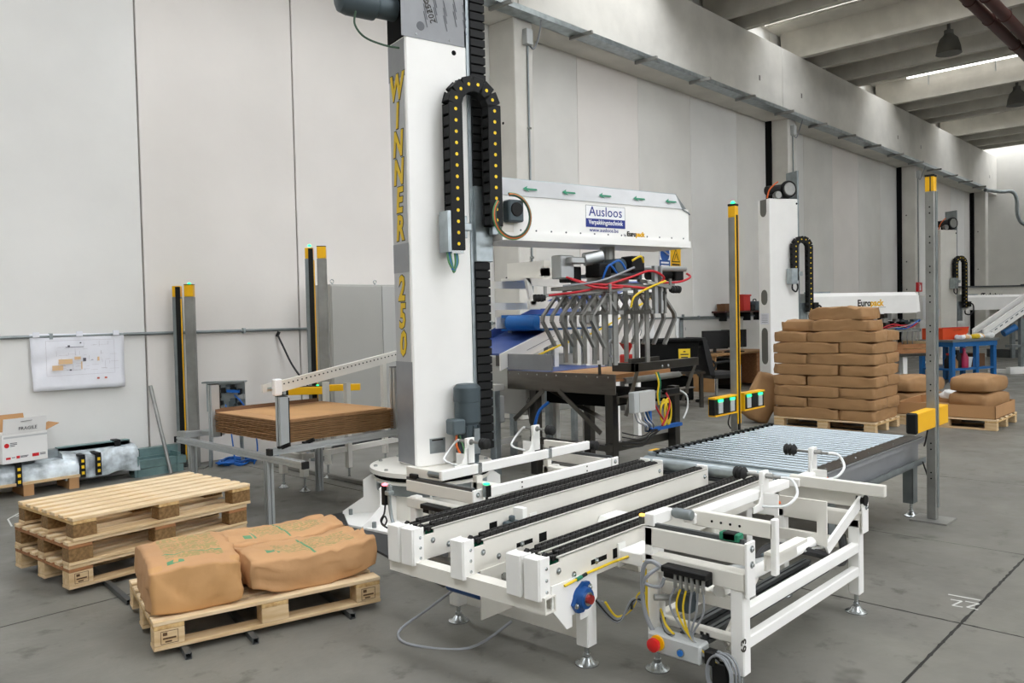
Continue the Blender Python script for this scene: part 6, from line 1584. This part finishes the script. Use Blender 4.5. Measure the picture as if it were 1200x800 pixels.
o = tag(MB().box(-0.14, 0.18, -0.1, 0.12, 0, 0.36, 0.01).box(-0.16, 0.2, -0.12, 0.14, 0.33, 0.37, 0.008).build('red_crate', 'red_plastic', None, loc=(17.0, 8.83, 1.62)), 'red plastic crate standing on the wall shelf', 'crate')
o = tag(MB().box(-0.2, 0.2, -0.1, 0.1, 0, 0.16, 0.004).box(-0.2, 0.2, -0.1, 0.0, 0.16, 0.165).build('cardboard_box', 'cardboard_dk', None, loc=(16.2, 8.83, 1.62)), 'small brown cardboard box at the left end of the wall shelf', 'box')
for k, (x, h, m_, lb) in enumerate(((17.35, 0.14, 'black_plastic', 'low black tool case on the wall shelf beside the red crate'), (17.6, 0.22, 'motor_grey', 'dark grey power tool on the right of the wall shelf'))):
    t = thing('tool_case', lb, 'tool', (x, 8.84, 1.62))
    MB().box(-0.1, 0.1, -0.1, 0.1, 0, h, 0.02).build('body', m_, t)
    MB().tube([(-0.07, 0, h - 0.01), (-0.06, 0, h + 0.04), (0.06, 0, h + 0.04), (0.07, 0, h - 0.01)], 0.012).build('handle', 'black_plastic', t, True)
t = thing('whiteboard', 'grey framed board leaning on the wall behind the desk', 'board', (15.2, 8.9, 0.7))
MB().box(-0.7, 1.9, -0.02, 0.02, 0, 0.75).build('panel', 'cabinet_grey2', t)
MB().box(-0.72, -0.69, -0.035, 0.03, -0.02, 0.79).box(-0.72, 1.92, -0.035, 0.03, 0.75, 0.79).build('frame', 'galv_dull', t)
for k, x in enumerate((13.45, 14.45)):
    t = thing('hanging_rag', ('left' if k == 0 else 'right') + ' white cloth hanging from the wall conduit', 'cloth', (x, 8.985, 1.06), 0, 'cloths on the conduit')
    b = MB().prism([(-0.1, 0.42), (0.1, 0.45), (0.16, 0.1), (0.22, 0.0), (0.0, 0.05), (-0.08, 0.2)] if k == 0 else [(-0.09, 0.45), (0.1, 0.46), (0.14, 0.06), (0.0, 0.0), (-0.06, 0.08)], 'y', -0.02, 0.0)
    b.build('cloth', 'white_tube', t)
for k, x in enumerate((13.0, 14.6)):
    o = tag(MB().box(-0.02, 0.02, -0.05, 0.0, -0.1, 0.1, 0.005).tube([(0, -0.04, -0.1), (0.01, -0.07, -0.2), (0, -0.04, -0.3)], 0.008).build('pipe_tap', 'galv_dull', None, loc=(x, 8.95, 1.47)), ('left' if k == 0 else 'right') + ' small tap on the wall conduit above the cloths', 'tap', 'taps on the conduit')
# big black bin with yellow label and the dark bench beneath it
t = thing('black_bin', 'large black plastic bin with a yellow label behind the pick-up conveyor', 'bin', (11.9, 7.62, 0.615), R(-40))
MB().prism([(-0.42, 0), (0.42, 0), (0.48, 0.5), (-0.48, 0.5)], 'y', -0.3, 0.3).build('body', 'black_matte', t)
MB().box(-0.52, 0.52, -0.34, 0.34, 0.5, 0.55, 0.01).build('rim', 'black_matte', t)
MB().box(0.12, 0.32, -0.312, -0.3, 0.16, 0.38).build('label_plate', 'yellow_cable', t)
b = MB()
for k, w in enumerate((0.16, 0.12, 0.14, 0.04)): b.box(0.22 - w / 2, 0.22 + w / 2, -0.314, -0.312, 0.18 + 0.048 * k, 0.2 + 0.048 * k)
stuff(b.build('label_print', 'letter_dark', t, split=False))
t = thing('steel_bench', 'dark low bench carrying the black bin', 'bench', (11.9, 7.62, 0), R(-40))
MB().box(-0.95, 0.55, -0.4, 0.4, 0.57, 0.615).build('bench_top', 'stainless_dk', t)
for x in (-0.9, 0.46):
    for y in (-0.38, 0.32): MB().box(x, x + 0.06, y, y + 0.06, 0, 0.57).build('leg', 'stainless_dk', t)
MB().box(-0.6, 0.45, -0.1, 0.3, 0.1, 0.5, 0.02).build('dark_crate', 'black_matte', t)
t = thing('red_funnel', 'small red funnel on the bench beside the black bin', 'funnel', (11.36, 8.05, 0.615))
MB().lathe([(0.03, 0.3), (0.05, 0.36), (0.14, 0.5), (0.15, 0.5)], n=16).box(-0.1, 0.1, -0.1, 0.1, 0.0, 0.3, 0.02).build('funnel', 'red_plastic', t, True)
# wall signs
def sign(label, x, z, w, h, m_, extra):
    t = thing('wall_sign', label, 'sign', (x, YW - 0.004, z), 0, 'wall signs')
    MB().box(-w / 2, w / 2, -0.006, 0.0, 0, h).build('plate', m_, t)
    extra(t, w, h)
    return t
def ex_warn(t, w, h):
    MB().prism([(-w * 0.42, h * 0.42), (w * 0.42, h * 0.42), (0, h * 0.96)], 'y', -0.008, -0.006).build('triangle', 'letter_dark', t)
    MB().prism([(-w * 0.32, h * 0.46), (w * 0.32, h * 0.46), (0, h * 0.88)], 'y', -0.010, -0.008).build('triangle_field', 'sign_yellow', t)
    MB().bar((-0.06, -0.011, h * 0.5), (0.0, -0.011, h * 0.75), 0.002, 0.02, (0, 1, 0)).bar((0.06, -0.011, h * 0.5), (0.0, -0.011, h * 0.75), 0.002, 0.02, (0, 1, 0)).build('symbol', 'letter_dark', t)
    b = MB()
    for k in range(3): b.box(-w * 0.38, w * 0.38, -0.008, -0.006, h * (0.08 + 0.11 * k), h * (0.14 + 0.11 * k))
    stuff(b.build('sign_print', 'letter_dark', t, split=False))
def ex_mand(t, w, h):
    MB().box(-w / 2, w / 2, -0.007, -0.006, h * 0.46, h).build('field', 'white_print', t)
    MB().lathe([(w * 0.45, -0.009), (w * 0.45, -0.007)], (0, 0, h * 0.72), 20, 'y').build('disc', 'sign_blue', t, True)
    MB().bar((-0.1, -0.01, h * 0.82), (0.1, -0.01, h * 0.66), 0.002, 0.09, (0, 1, 0)).build('symbol', 'white_print', t)
    b = MB()
    for k in range(3): b.box(-w * 0.38, w * 0.38, -0.008, -0.006, h * (0.06 + 0.13 * k), h * (0.13 + 0.13 * k))
    stuff(b.build('sign_print', 'white_print', t, split=False))
def ex_exit(t, w, h):
    MB().prism([(-0.12, h * 0.5), (0, h * 0.2), (0.12, h * 0.5), (0.05, h * 0.5), (0.05, h * 0.9), (-0.05, h * 0.9), (-0.05, h * 0.5)], 'y', -0.008, -0.006).build('symbol', 'white_print', t)
def ex_fire(t, w, h):
    MB().box(-0.03, 0.06, -0.008, -0.006, h * 0.2, h * 0.7).bar((0.0, -0.007, h * 0.7), (-0.09, -0.007, h * 0.45), 0.002, 0.02, (0, 1, 0)).build('symbol', 'white_print', t)
sign('blue and white mandatory sign on the wall below the arm end', 14.05, 2.44, 0.38, 0.52, 'sign_blue', ex_mand)
sign('yellow warning sign with a triangle on the wall below the arm end', 14.46, 2.42, 0.38, 0.54, 'sign_yellow', ex_warn)
sign('green exit sign on the wall behind the gripper', 13.1, 2.82, 0.32, 0.3, 'sign_green', ex_exit)
sign('small red hose sign on the wall right of the nearest pillar', 9.95, 2.3, 0.22, 0.24, 'sign_red', ex_fire)
t = thing('wall_sign', 'red extinguisher sign on the pillar above the second robot arm', 'sign', (28.15, 8.39, 2.12), 0, 'wall signs')
MB().box(-0.22, 0.22, -0.006, 0.05, 0, 0.3).build('plate', 'sign_red', t)
MB().box(-0.05, 0.08, -0.009, -0.006, 0.04, 0.2).bar((0.02, -0.008, 0.2), (-0.1, -0.008, 0.26), 0.002, 0.03, (0, 1, 0)).build('symbol', 'white_print', t)
t = thing('extinguisher_cabinet', 'white cabinet below the red sign on the pillar', 'cabinet', (28.15, 8.44, 1.2))
MB().box(-0.25, 0.25, -0.2, 0, 0, 0.8, 0.02).build('body', 'white_paint', t)
MB().box(-0.22, 0.22, -0.205, -0.2, 0.03, 0.77).build('door', 'white_print', t)

# blue workbench
t = thing('workbench', 'blue steel workbench with cluttered top behind the bags', 'workbench', (19.0, 5.2, 0), R(-22))
MB().box(-0.3, 1.2, -0.45, 0.45, 0.86, 0.91, 0.005).build('bench_top', 'galv_dull', t)
for x in (-0.25, 0.5, 1.06):
    for y in (-0.4, 0.32): MB().box(x, x + 0.09, y, y + 0.08, 0.0, 0.78).build('leg', 'blue_paint', t)
MB().box(-0.25, 1.15, -0.42, -0.36, 0.76, 0.86).box(-0.25, 1.15, 0.36, 0.42, 0.76, 0.86).box(-0.25, -0.17, -0.4, 0.4, 0.76, 0.86).box(1.07, 1.15, -0.4, 0.4, 0.76, 0.86).build('apron', 'blue_paint', t)
MB().box(-0.24, 1.14, -0.4, 0.4, 0.26, 0.30).build('lower_shelf', 'blue_paint', t)
def wb(x, y):
    c, s = math.cos(R(-22)), math.sin(R(-22))
    return (19.0 + c * x - s * y, 5.2 + s * x + c * y)
o = thing('orange_guard', 'orange painted machine guard lying on the workbench', 'machine part', (*wb(0.1, 0.05), 0.91), R(-22))
MB().prism([(-0.38, 0), (0.2, 0.0), (0.42, 0.14), (0.44, 0.24), (-0.38, 0.24)], 'y', -0.25, 0.25).build('shell', 'orange_paint', o)
MB().box(-0.38, 0.44, -0.26, -0.24, 0.24, 0.26).build('rim', 'red_hose', o)
MB().bar((-0.05, -0.252, 0.19), (0.2, -0.252, 0.2), 0.004, 0.03, (0, 1, 0)).build('dark_slot', 'letter_dark', o)
random.seed(21)
for k in range(7):
    x = 0.12 + k * 0.15
    o = obj('crumpled_rag', bag_mesh(0.26, 0.2, 0.1, 100 + k * 3.0, ('paper', 'ink_orange', 'white_tube', 'yellow_cable')[k % 4], nx=8, wr=0.05, rnd=0.4), None, (*wb(x, -0.3 + 0.05 * (k % 3)), 0.91), (0, 0, k))
    tag(o, '%s of the pale crumpled rags on the workbench edge' % ('first', 'second', 'third', 'fourth', 'fifth', 'sixth', 'seventh')[k] + ' counted from the post', 'rag', 'rags on the workbench')
o = thing('pink_bottle', 'pink spray bottle on the lower shelf of the workbench', 'bottle', (*wb(0.28, -0.28), 0.30))
MB().lathe([(0.08, 0), (0.085, 0.02), (0.085, 0.22), (0.03, 0.32), (0.03, 0.38)], n=14).build('body', 'pink_plastic', o, True)
MB().box(-0.05, 0.03, -0.02, 0.02, 0.38, 0.42).build('nozzle', 'pink_plastic', o)
o = thing('white_bucket', 'white bucket on the lower shelf beside the pink bottle', 'bucket', (*wb(0.44, -0.2), 0.30))
MB().lathe([(0.1, 0), (0.13, 0.2), (0.14, 0.2), (0.14, 0.22), (0.12, 0.22), (0.1, 0.02)], n=18).build('pail', 'white_tube', o, True)
MB().tube([(-0.14, 0, 0.2), (-0.08, 0, 0.3), (0.08, 0, 0.3), (0.14, 0, 0.2)], 0.008).build('handle', 'zinc', o, True)
o = thing('cardboard_box', 'closed cardboard box on the lower shelf at the right of the workbench', 'box', (*wb(0.82, -0.05), 0.30), R(-10))
MB().box(-0.2, 0.2, -0.2, 0.2, 0, 0.28, 0.006).build('body', 'cardboard_dk', o)
MB().box(-0.2, 0.2, -0.02, 0.02, 0.28, 0.283).build('tape', 'cardboard', o)
for k, (x, m_, h, lb) in enumerate(((-0.1, 'black_plastic', 0.24, 'black drill case with red cap'), (0.05, 'desk_wood', 0.2, 'brown tool jar'), (0.16, 'black_plastic', 0.34, 'tall black canister'))):
    o = thing('shop_item', lb + ' on the lower shelf of the workbench', 'tool', (*wb(x, -0.2), 0.30))
    MB().lathe([(0.09, 0), (0.09, h * 0.7), (0.05, h), (0.045, h + 0.04)], n=12).build('body', m_, o, True)
    MB().lathe([(0.05, h + 0.04), (0.05, h + 0.08)], n=12).build('cap', 'red_plastic' if k == 0 else 'alu', o, True)
# bench frame with gripper crate behind the tall stack
t = thing('wooden_crate', 'rough wooden crate on a dark trolley under the second gripper', 'crate', (17.1, 5.7, 0), R(-33))
for z in (0.70, 0.80): MB().box(-0.9, 0.75, -0.42, -0.4, z, z + 0.085).box(-0.9, 0.75, 0.4, 0.42, z, z + 0.085).build('crate_board', 'wood_red', t)
MB().box(-0.92, -0.86, -0.44, 0.44, 0.68, 0.92).box(0.7, 0.78, -0.44, 0.44, 0.68, 0.92).build('crate_end', 'wood_new', t)
MB().box(-0.9, 0.75, -0.42, 0.42, 0.64, 0.69).build('trolley_deck', 'stainless_dk', t)
for x in (-0.85, 0.66):
    for y in (-0.4, 0.34): MB().box(x, x + 0.07, y, y + 0.07, 0, 0.64).build('leg', 'stainless_dk', t)
for x in (-0.3, 0.1): MB().box(x, x + 0.1, -0.3, -0.2, 0.05, 0.64).build('white_post', 'white_paint', t)
MB().box(-0.7, 0.6, -0.35, 0.3, 0.05, 0.22, 0.03).build('blue_tarp', 'motor_grey', t)
# white inclined conveyor at the right edge
t = thing('incline_conveyor', 'white rib-edged inclined conveyor rising out of the right edge', 'conveyor', (21.5, 5.0, 0), R(-32))
def pj(x, z): return (x, 0.96 + x * 0.54 + z)
MB().prism([pj(-0.35, 0), pj(3.4, 0), pj(3.4, 0.3), pj(-0.35, 0.3)], 'y', -0.35, -0.3).build('side_panel', 'white_paint', t)
MB().prism([pj(-0.35, 0), pj(3.4, 0), pj(3.4, 0.3), pj(-0.35, 0.3)], 'y', -0.05, 0.0).build('side_panel', 'white_paint', t)
MB().prism([pj(-0.3, 0.12), pj(3.4, 0.12), pj(3.4, 0.16), pj(-0.3, 0.16)], 'y', -0.3, -0.05).build('belt', 'film_grey', t)
for k in range(24):
    x = -0.2 + k * 0.15
    MB().prism([pj(x, 0.10), pj(x + 0.07, 0.10), pj(x + 0.07, 0.13), pj(x, 0.13)], 'y', -0.356, -0.35).build('rib', 'galv_dull', t)
MB().prism([pj(-0.2, 0.16), pj(3.4, 0.16), pj(3.4, 0.17), pj(-0.2, 0.17)], 'y', -0.356, -0.35).build('edge_strip', 'galv', t)
for x in (2.05, 2.3):
    MB().box(x, x + 0.12, -0.35, -0.25, 0, pj(x, 0.02)[1]).build('leg', 'white_paint', t)
MB().box(0.4, 2.3, -0.34, -0.22, 0.0, 0.16).box(0.4, 0.5, -0.34, 0.3, 0.0, 0.1).build('base_beam', 'white_paint', t)
MB().box(0.75, 0.83, -0.3, -0.22, 0, 1.4).box(0.5, 1.1, -0.3, -0.1, 0.62, 0.68).build('stand', 'galv_dull', t)
MB().cyl((0.35, -0.2, 0.95), (0.65, -0.25, 1.1), 0.08, 12).build('belt_motor', 'blue_paint', t, True)
# big grey machine behind it with lettering
t = thing('packing_machine', 'large grey machine with black lettering on its top beam at the far right', 'machine', (28.0, 6.2, 0), R(-38))
MB().box(-1.2, 4.0, 0.0, 0.6, 1.72, 2.18, 0.01).build('top_beam', 'white_paint2', t)
MB().box(-1.3, 1.4, -0.15, 0.65, 2.18, 2.22).box(1.1, 4.0, -0.12, 0.3, 2.14, 2.26).build('top_tray', 'alu_dark', t)
text('beam_lettering', 'iTechnipes', 'black_plastic', t, (-0.5, -0.004, 1.86), (1, 0, 0), (0, 0, 1), 0.2, bold=0.012, sx=0.85)
MB().box(-0.52, 0.35, -0.006, -0.002, 1.82, 1.84).build('lettering_line', 'black_plastic', t)
MB().box(0.6, 4.2, 0.1, 1.0, 0.25, 1.72, 0.01).build('body', 'cabinet_grey', t)
MB().box(1.6, 3.2, 0.07, 0.1, 0.95, 1.65, 0.01).build('window_frame', 'alu_dark', t)
b = MB()
for i in range(3):
    for j in range(4): MB().box(2.1 + i * 0.2, 2.24 + i * 0.2, 0.06, 0.07, 1.02 + j * 0.14, 1.1 + j * 0.14).build('window_pane', 'black_matte', t)
MB().box(0.7, 4.2, 0.06, 0.1, 0.50, 0.56).box(0.7, 4.2, 0.06, 0.1, 0.84, 0.88).build('groove', 'alu_dark', t)
for x in (0.55, 0.85): MB().box(x, x + 0.12, 0.0, 0.1, 0, 1.72).build('post', 'galv_dull', t)
MB().box(0.5, 4.2, 0.05, 1.0, 0, 0.25).build('plinth', 'alu_dark', t)
MB().box(1.3, 1.4, 0.02, 0.06, 0.7, 0.82).build('switch', 'orange_wire', t)
t = thing('signal_tower', 'thin signal lamp pole with red top on the far machine', 'lamp', (29.4, 5.35, 2.24))
MB().cyl((0, 0, 0), (0, 0, 0.5), 0.015, 8).build('pole', 'galv_dull', t)
MB().lathe([(0.05, 0.5), (0.05, 0.62)], n=12).build('lamp_base', 'black_plastic', t, True)
MB().lathe([(0.05, 0.62), (0.05, 0.74), (0.03, 0.76)], n=12).build('lamp', 'orange_paint', t, True)
t = thing('wall_socket_box', 'grey slanted switch box on the far wall above the machine', 'switch box', (33.4, 8.9, 2.6))
MB().bar((0, 0, 0), (0.2, -0.1, 0.9), 0.4, 0.1).build('body', 'galv', t)
t = thing('steel_bar', 'upright steel flat bar on top of the far machine', 'steel bar', (31.3, 3.75, 2.24))
MB().box(-0.08, 0.08, -0.02, 0.02, 0, 0.95).build('bar', 'galv', t)
t = thing('barrier_foot', 'orange folded barrier feet on the floor under the inclined conveyor', 'barrier', (24.6, 4.4, 0))
MB().bar((-0.3, 0, 0.05), (0.3, 0, 0.25), 0.1, 0.03).bar((-0.3, -0.2, 0.02), (0.4, -0.2, 0.02), 0.1, 0.03).build('barrier_leg', 'orange_paint', t)
